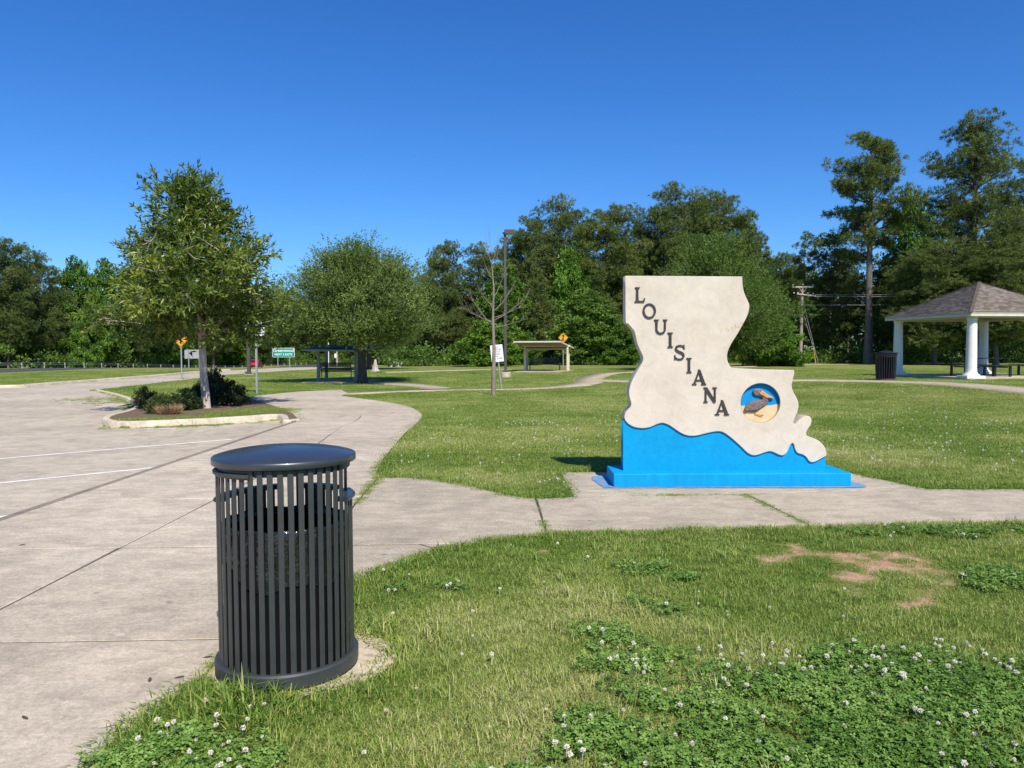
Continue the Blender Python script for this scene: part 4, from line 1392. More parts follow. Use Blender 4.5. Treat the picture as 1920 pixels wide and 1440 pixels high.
# fence posts along the highway
fp = tube_mesh('fence_post', [(0, 0, -0.2), (0, 0, 0.52), (0, 0, 0.55)], [0.05, 0.05, 0.02], 8)
for k in range(-1, 27):
    x = -44.6 + 0.17 * k; y = 70 + 3.09 * k
    o = mkobj('fence_post', fp, M['pale_wood'], None, (x, y, tz(x, y)))
    tag(o, 'short pale post of the cable fence along the highway', 'fence post', 'posts of the cable fence')
bmw = bmesh.new()
for z in (0.35, 0.52):
    add_tube(bmw, [(-44.6 + 0.17 * k + 0.08, 70 + 3.09 * k, tz(-44.6 + 0.17 * k, 70 + 3.09 * k) + z) for k in range(-1, 27)], 0.012, 4)
o = mkobj('fence_cable', bm_mesh('fence_cable', bmw, True), M['galv']); tag(o, 'thin steel cables strung along short pale posts', 'cable')

# red car on the highway
d = 123.0; cc = AT(478, 685, d)
car = empty('parked_car', (cc.x, d, tz(cc.x, d) + 0.02), R(98)); car.name = 'red_car'
tag(car, 'small red car on the highway, seen past brown lamp post', 'car')
side = [(-2.1, .35), (-2.15, .70), (-2.05, .92), (-1.55, 1.0), (-1.05, 1.38), (-.2, 1.46), (.55, 1.40), (1.15, 1.0), (1.85, .88), (2.12, .70), (2.12, .35), (1.75, .30), (1.62, .55), (1.35, .66), (1.08, .55), (.95, .28), (-.95, .28), (-1.08, .55), (-1.35, .66), (-1.62, .55), (-1.75, .30)]
o = mkobj('body', curve_mesh('body', [side], 0.80, 0.06, 3), M['red_paint'], car); o.rotation_euler = (R(90), 0, 0)
gl = [(-1.42, 1.0), (-1.0, 1.33), (-.2, 1.40), (.5, 1.34), (1.0, 1.0)]
o = mkobj('side_window', curve_mesh('side_window', [gl], 0.862, 0.0), M['glass_dark'], car); o.rotation_euler = (R(90), 0, 0)
for nm, p0, p1 in (('windscreen', (.60, 1.40), (1.10, 1.03)), ('rear_window', (-1.10, 1.37), (-1.52, 1.02))):
    dx, dz = p1[0] - p0[0], p1[1] - p0[1]
    mkobj(nm, box_mesh(nm, ((p0[0] + p1[0]) / 2, 0, (p0[1] + p1[1]) / 2), (math.hypot(dx, dz) * 0.8, 1.35, 0.03), Matrix.Rotation(-math.atan2(dz, dx), 3, 'Y')), M['glass_dark'], car)
for sx in (-1.35, 1.35):
    for sy in (-0.80, 0.80):
        w = mkobj('wheel', lathe_mesh('tyre', [(0.18, -0.1), (0.29, -0.1), (0.32, -0.07), (0.32, 0.07), (0.29, 0.1), (0.18, 0.1)], 20), M['tyre'], car, (sx, sy, 0.32), (R(90), 0, 0))
        mkobj('rim', lathe_mesh('rim', [(0, -0.07), (0.19, -0.09), (0.19, 0.09), (0, 0.07)], 16), M['chrome'], w)
for sy in (-0.62, 0.62):
    mkobj('tail_light', box_mesh('tail_light', (-2.12, sy, 0.80), (0.08, 0.30, 0.16), None, 0.01), M['lamp_red'], car)
    mkobj('headlight', box_mesh('headlight', (2.06, sy, 0.74), (0.10, 0.30, 0.12), None, 0.01), M['chrome'], car)

# utility pole with cross-arm, wires and guys
d = 78.0; pb = AT(1500.5, 681, d); pt = AT(1504.5, 536, d)
gz = tz(pb.x, d); ps = d / F_PX
up = empty('utility_pole', (pb.x, d, gz)); tag(up, 'weathered wooden utility pole with pale cross-arm in front of dark wood', 'utility pole')
H = pt.z - gz; dxp = pt.x - pb.x
mkobj('pole', tube_mesh('pole', [(0, 0, -0.2), (dxp * 0.5, 0, H * 0.5), (dxp, 0, H)], [0.20, 0.165, 0.12], 10), M['wood_pole'], up)
mkobj('cross_arm', box_mesh('cross_arm', (dxp, -0.12, H - 0.12), (40 * ps, 0.11, 0.15), None, 0.01), M['pale_wood'], up)
for sx in (-1, 1):
    mkobj('arm_brace', tube_mesh('arm_brace', [(dxp + sx * 0.40, -0.14, H - 0.18), (dxp + sx * 0.08, -0.14, H - 0.62)], 0.03, 6), M['pale_wood'], up)
mkobj('lower_arm', box_mesh('lower_arm', (dxp + 0.35, -0.18, H - 0.92), (1.9, 0.10, 0.12), Matrix.Rotation(R(6), 3, 'Y'), 0.01), M['pale_wood'], up)
for k, (ix, iz) in enumerate([(-0.9, H - 0.78), (-0.5, H - 0.78), (0.5, H - 0.82), (1.05, H - 0.86), (-1.0, H + 0.02), (1.0, H + 0.02), (0.0, H + 0.06)]):
    mkobj('insulator', lathe_mesh('insulator', [(0, 0.14), (0.04, 0.13), (0.055, 0.08), (0.03, 0.06), (0.06, 0.03), (0.03, 0), (0, 0)], 10), M['white_metal'], up, (dxp + ix, -0.16, iz))
mkobj('guy_wire', tube_mesh('guy_wire', [(dxp * 0.5, -0.05, H * 0.72), (4.3 * ps * 5.0, -0.3, 1.7)], 0.014, 5), M['wire'], up)
mkobj('guy_wire', tube_mesh('guy_wire', [(dxp * 0.9, -0.05, H * 0.84), (1.25, -1.4, 0.1)], 0.012, 5), M['wire'], up)
mkobj('guy_guard', tube_mesh('guy_guard', [(4.3 * ps * 5.0, -0.3, 1.75), (26 * ps * 1.0, -0.42, -0.05)], 0.045, 6), M['yellow_guard'], up)
mkobj('drop_wire', tube_mesh('drop_wire', [(dxp - 0.08, 0, H - 1.0), (-0.45, 0.3, H * 0.55), (-0.85, 0.5, H * 0.36), (-0.85, 0.5, 0.4)], 0.012, 5), M['wire'], up)
for k, (py0, py1) in enumerate(((553, 552), (556, 557.5), (572, 571))):
    a = AT(1512, py0, d); e = AT(2500, py1 - 6, d - 12)
    pts = []
    for j in range(21):
        s = j / 20
        q = a.lerp(e, s); q.z -= 1.2 * s * (1 - s) * 0.25
        pts.append(q)
    o = mkobj('power_line', tube_mesh('power_line', pts, 0.014, 4), M['wire'])
    tag(o, ('uppermost', 'middle', 'lowest')[k] + ' of three power lines running right from the utility pole', 'power line')

# ------------------------------------------------------------------ pavilion
nr = Vector((18.1, 30.4, 0)); ea = 0.9; eb = 5.2
cL = nr + Vector((-ea, eb, 0)); cR_ = nr + Vector((eb, ea, 0)); cF = nr + Vector((eb - ea, ea + eb, 0))
cen = (nr + cF) / 2
GZ = 0.30
pav = empty('gazebo', (cen.x, cen.y, GZ)); tag(pav, 'gazebo with grey shingle hip roof on round white columns', 'gazebo')
EZ, AZ = 2.93 - GZ, 4.36 - GZ
loc = [c - cen for c in (nr, cR_, cF, cL)]
m, nt, b = new_mat('weathered shingles')
at = N(nt, 'ShaderNodeAttribute', attribute_name='tint')
f = noise(nt, 14, 4, 0.7, opos(nt))
c = ramp(nt, at.outputs['Fac'], [(0.0, (0.105, 0.082, 0.064)), (0.5, (0.165, 0.132, 0.105)), (1.0, (0.235, 0.195, 0.160))])
nt.links.new(mix(nt, 0.7, c, ramp(nt, f, [(0.3, 0.8), (0.7, 1.2)]), 'MULTIPLY'), b.inputs['Base Color'])
b.inputs['Roughness'].default_value = 0.95
M['shingle'] = m
# roof deck
bm = bmesh.new()
ap = bm.verts.new((0, 0, AZ - 0.03)); cs = [bm.verts.new((p.x, p.y, EZ - 0.03)) for p in loc]
for k in range(4): bm.faces.new((cs[k], cs[(k + 1) % 4], ap))
cb = [bm.verts.new((p.x, p.y, EZ - 0.045)) for p in loc]
bm.faces.new(cb[::-1])
for k in range(4): bm.faces.new((cs[k], cb[k], cb[(k + 1) % 4], cs[(k + 1) % 4]))
roof = mkobj('roof', bm_mesh('roof', bm), M['soffit'], pav)
srng = rng_of(21)
SV, SF_, ST = [], [], []
rows = 25
for k in range(4):
    A0 = Vector((*loc[k].xy, EZ)); B0 = Vector((*loc[(k + 1) % 4].xy, EZ)); P0 = Vector((0, 0, AZ))
    nrm = (B0 - A0).cross(P0 - A0).normalized()
    if nrm.z < 0: nrm = -nrm
    for r in range(rows):
        u0 = r / rows; u1 = min(1.0, (r + 1.25) / rows)
        La = A0.lerp(P0, u0); Lb = B0.lerp(P0, u0); Ua = A0.lerp(P0, u1); Ub = B0.lerp(P0, u1)
        W = (Lb - La).length
        x = -srng.uniform(0, 0.3)
        while x < W:
            w = srng.uniform(0.12, 0.28)
            s0 = max(0.0, x) / W; s1 = min(W, x + w) / W
            x += w
            if s1 - s0 < 0.004: continue
            lift = 0.016 + srng.uniform(0, 0.010)
            g0 = 0.002 / W
            v0 = La.lerp(Lb, s0 + g0) + nrm * lift; v1 = La.lerp(Lb, s1 - g0) + nrm * lift
            # keep the column width vertical: project onto the upper row
            v2 = Ua.lerp(Ub, s1) + nrm * 0.002; v3 = Ua.lerp(Ub, s0) + nrm * 0.002
            w0 = v0 - nrm * 0.012; w1 = v1 - nrm * 0.012
            n0 = len(SV)
            SV += [v0, v1, v2, v3, w0, w1]
            SF_ += [[n0, n0 + 1, n0 + 2, n0 + 3], [n0, n0 + 4, n0 + 5, n0 + 1]]
            tv = srng.random()
            ST += [tv] * 6
sh = mkobj('shingles', np_mesh('shingles', np.array([tuple(v) for v in SV]), [np.array(SF_)], False, {'tint': ('POINT', ST)}), M['shingle'], roof)
sh['kind'] = 'stuff'
for k in range(4):      # hip caps
    A0 = Vector((*loc[k].xy, EZ)); P0 = Vector((0, 0, AZ))
    for r in range(14):
        a_ = A0.lerp(P0, r / 14); b_ = A0.lerp(P0, (r + 1.15) / 14)
        dd = b_ - a_
        o = mkobj('hip_shingle', box_mesh('hip_shingle', (0, 0, 0), (dd.length, 0.13, 0.016)), M['shingle'], roof)
        o.location = (a_ + b_) / 2 + Vector((0, 0, 0.025)); o.rotation_euler = dd.to_track_quat('X', 'Z').to_euler()
for k in range(4):      # fascia and gutter beams
    A0 = loc[k]; B0 = loc[(k + 1) % 4]; dd = B0 - A0
    rot = dd.to_track_quat('X', 'Z').to_matrix()
    inn = -(A0 + B0).normalized()
    mkobj('fascia_board', box_mesh('fascia_board', (A0 + B0) / 2 + inn * 0.02 + Vector((0, 0, EZ - 0.06)), (dd.length - 0.05, 0.03, 0.15), rot), M['fascia'], roof)
    mkobj('beam', box_mesh('beam', (A0 + B0) / 2 * 0.83 + Vector((0, 0, EZ - 0.115)), (dd.length * 0.83 - 0.3, 0.20, 0.14), rot), M['fascia'], pav)
prof = [(0, 0.0), (0.31, 0.0), (0.31, 0.13), (0.31, 0.17), (0.30, 0.18), (0.27, 0.185), (0.265, 0.19), (0.235, 0.23), (0.215, 0.28), (0.205, 0.42), (0.20, 1.2), (0.18, EZ - 0.28), (0.18, EZ - 0.27), (0.20, EZ - 0.25), (0.20, EZ - 0.06), (0, EZ - 0.06)]
colm = lathe_mesh('column', prof, 28, True, 30)
for c in loc:
    o = mkobj('column', colm, M['white_col'], pav, (c.x * 0.84, c.y * 0.84, 0.0))
    mkobj('base_block', box_mesh('base_block', (0, 0, 0.06), (0.74, 0.74, 0.13), None, 0.01), M['white_col'], o)
P = [Vector((c.x * 0.97, c.y * 0.97, 0.035)) for c in loc]
quad_slab('floor_slab', *P, 0.4, M['pad'], pav)

def picnic_table(base, rz, label):
    t = empty('picnic_table', base, rz); tag(t, label, 'picnic table', 'picnic tables under the gazebo')
    for k in range(8):
        mkobj('top_slat', box_mesh('top_slat', (0, -0.33 + k * 0.094, 0.76), (2.3, 0.075, 0.03)), M['black_metal'], t)
    for sy in (-0.78, 0.78):
        for k in range(3):
            mkobj('seat_slat', box_mesh('seat_slat', (0, sy - 0.10 + k * 0.10, 0.46), (2.3, 0.08, 0.03)), M['black_metal'], t)
        for sx in (-0.75, 0.75):
            mkobj('seat_leg', box_mesh('seat_leg', (sx, sy, 0.22), (0.08, 0.08, 0.44)), M['black_metal'], t)
    for sx in (-0.62, 0.62):
        mkobj('leg', box_mesh('leg', (sx, 0, 0.37), (0.12, 0.12, 0.75)), M['black_metal'], t)
        mkobj('cross_bar', box_mesh('cross_bar', (sx, 0, 0.40), (0.06, 1.6, 0.06)), M['black_metal'], t)
    return t
FZ = GZ + 0.035
picnic_table(Vector((AT(1838, 690, 32.6).x, 32.6, FZ)), R(4), 'black slatted picnic table behind the front white column')
picnic_table(Vector((AT(1965, 690, 33.6).x, 33.6, FZ)), R(4), 'black slatted picnic table at right edge, only bench end visible')

# bin beside the gazebo
d = 30.2; c0 = AT(1660.5, 713, d); gz = tz(c0.x, d)
t = empty('trash_can', (c0.x, d, gz)); tag(t, 'black flared-slat litter bin with rusty foot beside the gazebo', 'trash can')
Hc = AT(1660, 657, d).z - gz; rc = 0.36
for k in range(26):
    a = 2 * math.pi * k / 26
    pts = [(rc * 0.92 * math.cos(a), rc * 0.92 * math.sin(a), 0.04), (rc * math.cos(a), rc * math.sin(a), Hc * 0.5), (rc * math.cos(a), rc * math.sin(a), Hc * 0.78), (rc * 1.10 * math.cos(a), rc * 1.10 * math.sin(a), Hc * 0.90)]
    mkobj('slat', tube_mesh('slat', pts, 0.022, 5), M['black_metal'], t)
mkobj('base_ring', lathe_mesh('base_ring', [(rc * 0.85, 0.0), (rc * 0.98, 0.0), (rc * 0.98, 0.06), (rc * 0.85, 0.06), (rc * 0.85, 0.0)], 32), M['rust'], t)
mkobj('band', lathe_mesh('band', [(rc * 0.98, Hc * 0.78), (rc * 1.04, Hc * 0.78), (rc * 1.10, Hc * 0.90), (rc * 1.18, Hc * 0.91), (rc * 1.18, Hc * 0.93), (rc * 1.0, Hc * 0.93), (rc * 0.98, Hc * 0.78)], 32), M['black_metal'], t)
mkobj('liner', lathe_mesh('liner', [(0, 0.06), (rc * 0.8, 0.06), (rc * 0.9, Hc * 0.88), (rc * 0.85, Hc * 0.88), (0, Hc * 0.6)], 28), M['black_plastic'], t)
mkobj('lid', lathe_mesh('lid', [(0, Hc), (rc * 0.35, Hc * 0.99), (rc * 0.6, Hc * 0.965), (rc * 0.72, Hc * 0.935), (rc * 0.72, Hc * 0.92), (0, Hc * 0.92)], 28), M['black_metal'], t)

# a few dead leaves on the near pavement
lf_m = simple('dead leaf', (0.09, 0.06, 0.045), 0.8, var=0.3, scale=30)
lfm = curve_mesh('fallen_leaf', [smooth_line([(-0.032, 0), (-0.012, 0.011), (0.012, 0.010), (0.034, 0.0), (0.012, -0.010), (-0.012, -0.011)], 3, True)], 0.001)
for k, (px, py, a) in enumerate([(336, 1271, 0.3), (281, 1276, 1.9), (389, 1233, 0.1), (47, 1347, 2.6), (230, 1380, 1.1), (42, 1022, 0.2)]):
    x, y = G(px, py)
    o = mkobj('fallen_leaf', lfm, lf_m, None, (x, y, 0.004), (0.12, -0.1, a))
    o.scale = (0.7, 0.7, 0.7)
    tag(o, 'small dark dead leaf lying on the near walkway slabs', 'leaf', 'dead leaves on the walkway')
# ------------------------------------------------------------------ vegetation materials
def leaf_mat(name, dark, mid, light, trans=0.25, rough=0.5, spec=0.35):
    m = bpy.data.materials.new(name); m.use_nodes = True
    nt = m.node_tree
    b = nt.nodes['Principled BSDF']; out = nt.nodes['Material Output']
    at = N(nt, 'ShaderNodeAttribute', attribute_name='tint')
    oi = N(nt, 'ShaderNodeObjectInfo')
    c = ramp(nt, at.outputs['Fac'], [(0.0, dark), (0.5, mid), (1.0, light)])
    c = mix(nt, 1.0, c, oi.outputs['Color'], 'MULTIPLY')
    nt.links.new(c, b.inputs['Base Color'])
    b.inputs['Roughness'].default_value = rough
    b.inputs['Specular IOR Level'].default_value = spec
    tr = N(nt, 'ShaderNodeBsdfTranslucent')
    hs = N(nt, 'ShaderNodeHueSaturation'); hs.inputs['Value'].default_value = 1.5; hs.inputs['Saturation'].default_value = 1.1
    nt.links.new(c, hs.inputs['Color']); nt.links.new(hs.outputs[0], tr.inputs['Color'])
    mx = N(nt, 'ShaderNodeMixShader'); mx.inputs[0].default_value = trans
    nt.links.new(b.outputs[0], mx.inputs[1]); nt.links.new(tr.outputs[0], mx.inputs[2])
    nt.links.new(mx.outputs[0], out.inputs['Surface'])
    return m
M['oak_leaf'] = leaf_mat('young oak leaves', (0.046, 0.086, 0.015), (0.116, 0.174, 0.028), (0.310, 0.345, 0.052), 0.27, 0.40, 0.4)
M['live_leaf'] = leaf_mat('broad oak leaves', (0.066, 0.114, 0.024), (0.158, 0.226, 0.050), (0.330, 0.385, 0.130), 0.28, 0.6, 0.2)
M['pine_leaf'] = leaf_mat('pine needles', (0.060, 0.092, 0.024), (0.130, 0.172, 0.044), (0.220, 0.252, 0.072), 0.18, 0.8, 0.08)
M['dec_leaf'] = leaf_mat('deciduous leaves', (0.056, 0.108, 0.018), (0.112, 0.198, 0.030), (0.205, 0.305, 0.056), 0.28, 0.55, 0.25)
M['shrub_leaf'] = leaf_mat('shrub leaves', (0.024, 0.045, 0.012), (0.054, 0.087, 0.021), (0.108, 0.150, 0.039), 0.15, 0.4, 0.5)
M['dry_leaf'] = leaf_mat('dry straw', (0.28, 0.17, 0.08), (0.42, 0.27, 0.14), (0.55, 0.38, 0.22), 0.2, 0.7, 0.2)
def bark(name, c1, c2, sc=9):
    m, nt, b = new_mat(name)
    v = opos(nt, (1, 1, 0.3))
    f = noise(nt, sc, 6, 0.7, v, 0.5)
    nt.links.new(ramp(nt, f, [(0.3, c1), (0.7, c2)]), b.inputs['Base Color'])
    b.inputs['Roughness'].default_value = 0.95
    bump(nt, b, f, 0.8, 0.03)
    return m
M['bark_pale'] = bark('pale smooth bark', (0.36, 0.30, 0.24), (0.62, 0.54, 0.45), 6)
M['bark_dark'] = bark('dark oak bark', (0.045, 0.036, 0.028), (0.13, 0.105, 0.085))
M['bark_pine'] = bark('pine bark', (0.075, 0.058, 0.046), (0.20, 0.165, 0.14), 5)
M['bark_dead'] = bark('bare sapling bark', (0.14, 0.105, 0.085), (0.34, 0.28, 0.23), 8)

# ------------------------------------------------------------------ tree building
def unit(v):
    return v / (np.linalg.norm(v, axis=-1, keepdims=True) + 1e-9)

def leaf_quads(p, d, L, W, rg, fold=0.12):
    n = len(p)
    r = unit(rg.normal(size=(n, 3)))
    s = unit(np.cross(d, r))
    nn = np.cross(s, d)
    L = np.broadcast_to(L, (n,))[:, None]; W = np.broadcast_to(W, (n,))[:, None]
    a = p
    b = p + d * L * 0.48 + s * W * 0.5 + nn * L * fold
    c = p + d * L
    e = p + d * L * 0.48 - s * W * 0.5 + nn * L * fold
    V = np.stack([a, b, c, e], 1).reshape(-1, 3)
    return V, np.arange(n * 4).reshape(n, 4)

def tubes_np(polys, n=5):
    """polys: list of (pts (k,3), radii (k,))"""
    Vs, Fs, off = [], [], 0
    ang = np.arange(n) * 2 * np.pi / n
    for pts, rad in polys:
        pts = np.asarray(pts, float); rad = np.asarray(rad, float)
        k = len(pts)
        t = unit(np.gradient(pts, axis=0))
        ref = np.array([0.0, 0, 1]) if abs(t[0][2]) < 0.9 else np.array([1.0, 0, 0])
        a = unit(np.cross(t, ref)); b = np.cross(t, a)
        ring = pts[:, None, :] + rad[:, None, None] * (np.cos(ang)[None, :, None] * a[:, None, :] + np.sin(ang)[None, :, None] * b[:, None, :])
        Vs.append(ring.reshape(-1, 3))
        i = np.arange(k - 1)[:, None] * n + np.arange(n)[None, :]
        j = np.arange(k - 1)[:, None] * n + (np.arange(n)[None, :] + 1) % n
        Fs.append(np.stack([i, j, j + n, i + n], -1).reshape(-1, 4) + off)
        off += k * n
    return np.concatenate(Vs), np.concatenate(Fs)

def build_tree(seed, H, tr, zb, prof, n_limb, rise, cl_r, cl_sp, spr, leaves, L, W, twig, up=0.3, flat=0.8, lean=(0, 0), inner=0.25, limb_min=0.3, leaf_spread=0.9, limb_r=0.35, trunk_top=0.97, wob=0.02, droop=0.0, sides=5, skip=0.0):
    rg = rng_of(seed)
    polys = []
    # trunk
    nz = 12
    zz = np.linspace(-0.15, H * trunk_top, nz)
    wx = np.cumsum(rg.normal(0, wob, nz)) * H / nz + lean[0] * np.clip(zz / H, 0, 1) ** 1.2; wy = np.cumsum(rg.normal(0, wob, nz)) * H / nz + lean[1] * (zz / H)
    wx[:2] *= 0.2; wy[:2] *= 0.2
    tp = np.column_stack([wx, wy, zz])
    trad = tr * (1 - np.clip(zz / H, 0, 1)) ** 0.8 + 0.012 * tr / 0.1
    trad[0] *= 1.35; trad[1] *= 1.08
    polys.append((tp, trad))
    def trunk_at(z):
        return np.array([np.interp(z, zz, wx), np.interp(z, zz, wy), z])
    cl_c, cl_o = [], []
    ga = 2.399963
    a0 = rg.uniform(0, 6.28)
    for i in range(n_limb):
        if rg.random() < skip: continue
        u = (i + rg.uniform(0.1, 0.9)) / n_limb
        a = a0 + ga * i + rg.normal(0, 0.25)
        lob = 1 + 0.20 * math.sin(3 * a + seed) + 0.14 * math.sin(5 * a + 2 * seed + 4 * u)
        rr = max(limb_min, prof(u) * lob * (rg.uniform(0.76, 1.12) if rg.random() > inner else rg.uniform(0.4, 0.75)))
        z = zb + (H - zb) * u
        zs = min(max(zb * 0.9 if zb > 0.5 else 0.2, z - rr * math.tan(R(rise + rg.normal(0, 6)))), H * 0.94)
        S = trunk_at(zs); T = trunk_at(min(z, H)) * np.array([1, 1, 0]) + np.array([rr * math.cos(a), rr * math.sin(a), z + rg.normal(0, 0.03 * H)])
        ln = np.linalg.norm(T - S)
        Mp = S * 0.5 + T * 0.5 + np.array([0, 0, ln * rg.uniform(-0.06, 0.16)]) + rg.normal(0, 0.05 * ln, 3)
        ts = np.linspace(0, 1, 6)[:, None]
        c = (1 - ts) ** 2 * S + 2 * ts * (1 - ts) * Mp + ts ** 2 * T
        if droop: c[:, 2] -= droop * (ts[:, 0] ** 2) * ln
        r0 = min(np.interp(zs, zz, trad) * 0.65, tr * limb_r * (0.4 + 0.6 * ln / (max(prof(0.4), 0.5))))
        polys.append((c, np.linspace(r0, max(0.004, r0 * 0.18), 6)))
        k = max(1, int(round(ln / cl_sp)))
        for q in range(k):
            t = 1.0 - 0.68 * q / max(1, k)
            cc = (1 - t) ** 2 * S + 2 * t * (1 - t) * Mp + t ** 2 * T
            if droop: cc[2] -= droop * t * t * ln
            cl_c.append(cc + rg.normal(0, cl_r * 0.35, 3) * np.array([1, 1, 0.6])); cl_o.append(cl_r * rg.uniform(0.7, 1.25))
    # top leader cluster
    cl_c.append(trunk_at(H * 0.97)); cl_o.append(cl_r * 0.8)
    cl_c = np.array(cl_c); cl_o = np.array(cl_o)
    nC = len(cl_c)
    # sprigs
    ci = np.repeat(np.arange(nC), spr)
    q = unit(rg.normal(size=(len(ci), 3))) * (rg.random((len(ci), 1)) ** 0.45)
    q[:, 2] *= flat
    sp = cl_c[ci] + q * cl_o[ci][:, None]
    axis = np.column_stack([np.interp(sp[:, 2], zz, wx), np.interp(sp[:, 2], zz, wy), sp[:, 2] * 0.6 + 0.2 * H])
    sd = unit(unit(sp - axis) * 0.7 + unit(q) * 0.7 + rg.normal(0, 0.35, (len(sp), 3)) + np.array([0, 0, up]))
    ctint = rg.normal(0, 0.20, nC)[ci]
    # leaves along each sprig
    li = np.repeat(np.arange(len(sp)), leaves)
    t = rg.random((len(li), 1))
    p = sp[li] + sd[li] * t * twig
    d = unit(sd[li] * 0.8 + unit(rg.normal(size=(len(li), 3))) * leaf_spread)
    V, F = leaf_quads(p, d, L * rg.uniform(0.7, 1.25, len(li)), W * rg.uniform(0.75, 1.25, len(li)), rg)
    tint = np.clip(0.45 + ctint[li] + rg.normal(0, 0.17, len(li)), 0, 1)
    fol = np_mesh('crown', V, [F], False, {'tint': ('POINT', np.repeat(tint, 4))})
    # a few bare twigs so that sprigs hang on wood
    sel = rg.choice(len(sp), min(len(sp), 500), replace=False)
    for s in sel:
        c = cl_c[ci[s]]
        polys.append((np.array([c, (c + sp[s]) / 2 + rg.normal(0, 0.02, 3), sp[s] + sd[s] * twig * 0.7]), np.array([0.012, 0.008, 0.003]) * (H / 6) ** 0.5))
    WV, WF = tubes_np(polys, sides)
    wood = np_mesh('trunk', WV, [WF], True)
    return wood, fol

def put_tree(name, meshes, loc, label, cat='tree', mats=('bark_pine', 'pine_leaf'), group=None, scale=1.0, rz=0.0, color=(1, 1, 1), sxy=None):
    t = empty(name, loc, rz); tag(t, label, cat, group)
    s = scale
    t.scale = (s if sxy is None else sxy, s if sxy is None else sxy, s)
    w = mkobj('trunk', meshes[0], M[mats[0]], t)
    f = mkobj('crown', meshes[1], M[mats[1]], t)
    f.color = (*color, 1)
    return t

def P(points):
    xs = [p[0] for p in points]; ys = [p[1] for p in points]
    return lambda u: float(np.interp(u, xs, ys))

# young oak in the island bed
b0 = GT(387, 767)
oak = build_tree(101, 5.75, 0.098, 2.18, P([(0, 1.2), (0.06, 1.75), (0.2, 2.1), (0.36, 1.9), (0.52, 1.45), (0.70, 0.98), (0.86, 0.58), (1, 0.15)]), 96, 40, 0.38, 0.42, 13, 10, 0.165, 0.042, 0.30, up=0.15, flat=0.85, lean=(-0.25, 0), inner=0.35, leaf_spread=0.8)
put_tree('oak_tree', oak, b0, 'young narrow-leaved oak with pale trunk in the curbed island bed', mats=('bark_pale', 'oak_leaf'), rz=0.6, sxy=1.07)

# broad oak by the grey shelter
b0 = GT(679, 718)
liv = build_tree(202, 6.2, 0.20, 2.35, P([(0, 3.0), (0.08, 3.5), (0.25, 3.55), (0.45, 3.1), (0.65, 2.5), (0.85, 1.6), (1, 0.8)]), 190, 22, 0.58, 0.55, 28, 8, 0.090, 0.044, 0.36, up=0.45, flat=0.75, inner=0.3, leaf_spread=0.8, limb_r=0.5, wob=0.03)
put_tree('oak_tree', liv, b0, 'broad round-crowned oak with dark trunk beside the grey shelter', mats=('bark_dark', 'live_leaf'), rz=1.0)
b0 = Vector((AT(692, 690, 61).x, 61, tz(AT(692, 690, 61).x, 61)))
put_tree('oak_tree', liv, b0, 'second oak behind the broad oak, thin dark trunk beside pale stump', mats=('bark_dark', 'live_leaf'), rz=2.3, scale=0.92, color=(0.85, 0.9, 0.8))

# broad tree behind the state sign
crp = build_tree(303, 8.8, 0.26, 1.6, P([(0, 2.6), (0.1, 4.3), (0.3, 5.0), (0.5, 4.5), (0.7, 3.4), (0.88, 2.0), (1, 0.9)]), 170, 38, 0.80, 0.75, 24, 8, 0.15, 0.05, 0.5, up=0.6, flat=0.8, inner=0.3, leaf_spread=0.7, limb_r=0.5)
x = AT(1345, 670, 54).x
put_tree('broad_tree', crp, Vector((x, 54, tz(x, 54))), 'broad feathery green tree rising behind the state sign', mats=('bark_dark', 'live_leaf'), rz=0.4, color=(0.72, 0.82, 0.66))

# pine variants (about 20 m tall)
pines = []
pines.append(build_tree(11, 22, 0.36, 11.0, P([(0, 2.2), (0.15, 3.8), (0.35, 4.4), (0.6, 4.0), (0.8, 3.0), (1, 1.2)]), 52, 22, 0.88, 1.10, 22, 17, 0.36, 0.046, 0.10, up=0.55, flat=0.55, limb_r=0.3, wob=0.012, inner=0.25, leaf_spread=1.0))
pines.append(build_tree(12, 22, 0.38, 5.5, P([(0, 3.4), (0.2, 4.4), (0.45, 4.5), (0.7, 3.7), (0.88, 2.4), (1, 0.9)]), 100, 20, 1.10, 1.20, 22, 17, 0.36, 0.046, 0.10, up=0.5, flat=0.6, limb_r=0.28, wob=0.012, leaf_spread=1.0))
pines.append(build_tree(13, 20, 0.22, 3.5, P([(0, 3.2), (0.25, 4.2), (0.5, 4.2), (0.75, 3.7), (0.92, 2.6), (1, 1.2)]), 104, 24, 1.10, 1.20, 22, 17, 0.36, 0.046, 0.10, up=0.5, flat=0.65, limb_r=0.28, wob=0.014, leaf_spread=1.0))
pines.append(build_tree(14, 19, 0.20, 4.0, P([(0, 2.6), (0.2, 3.6), (0.5, 4.0), (0.75, 3.7), (0.92, 2.8), (1, 1.5)]), 96, 30, 1.05, 1.15, 22, 17, 0.36, 0.046, 0.10, up=0.6, flat=0.7, limb_r=0.28, wob=0.016, leaf_spread=1.0))
pines.append(build_tree(15, 15, 0.16, 8.5, P([(0, 0.9), (0.3, 1.6), (0.6, 1.5), (0.85, 1.1), (1, 0.5)]), 20, 25, 0.55, 0.9, 14, 16, 0.32, 0.044, 0.10, up=0.5, flat=0.6, wob=0.012, leaf_spread=1.0))
cedar = build_tree(16, 11, 0.2, 0.8, P([(0, 2.0), (0.15, 2.6), (0.4, 2.2), (0.7, 1.3), (0.9, 0.6), (1, 0.2)]), 110, 35, 0.45, 0.7, 12, 10, 0.32, 0.06, 0.25, up=0.7, flat=0.9, leaf_spread=0.7)
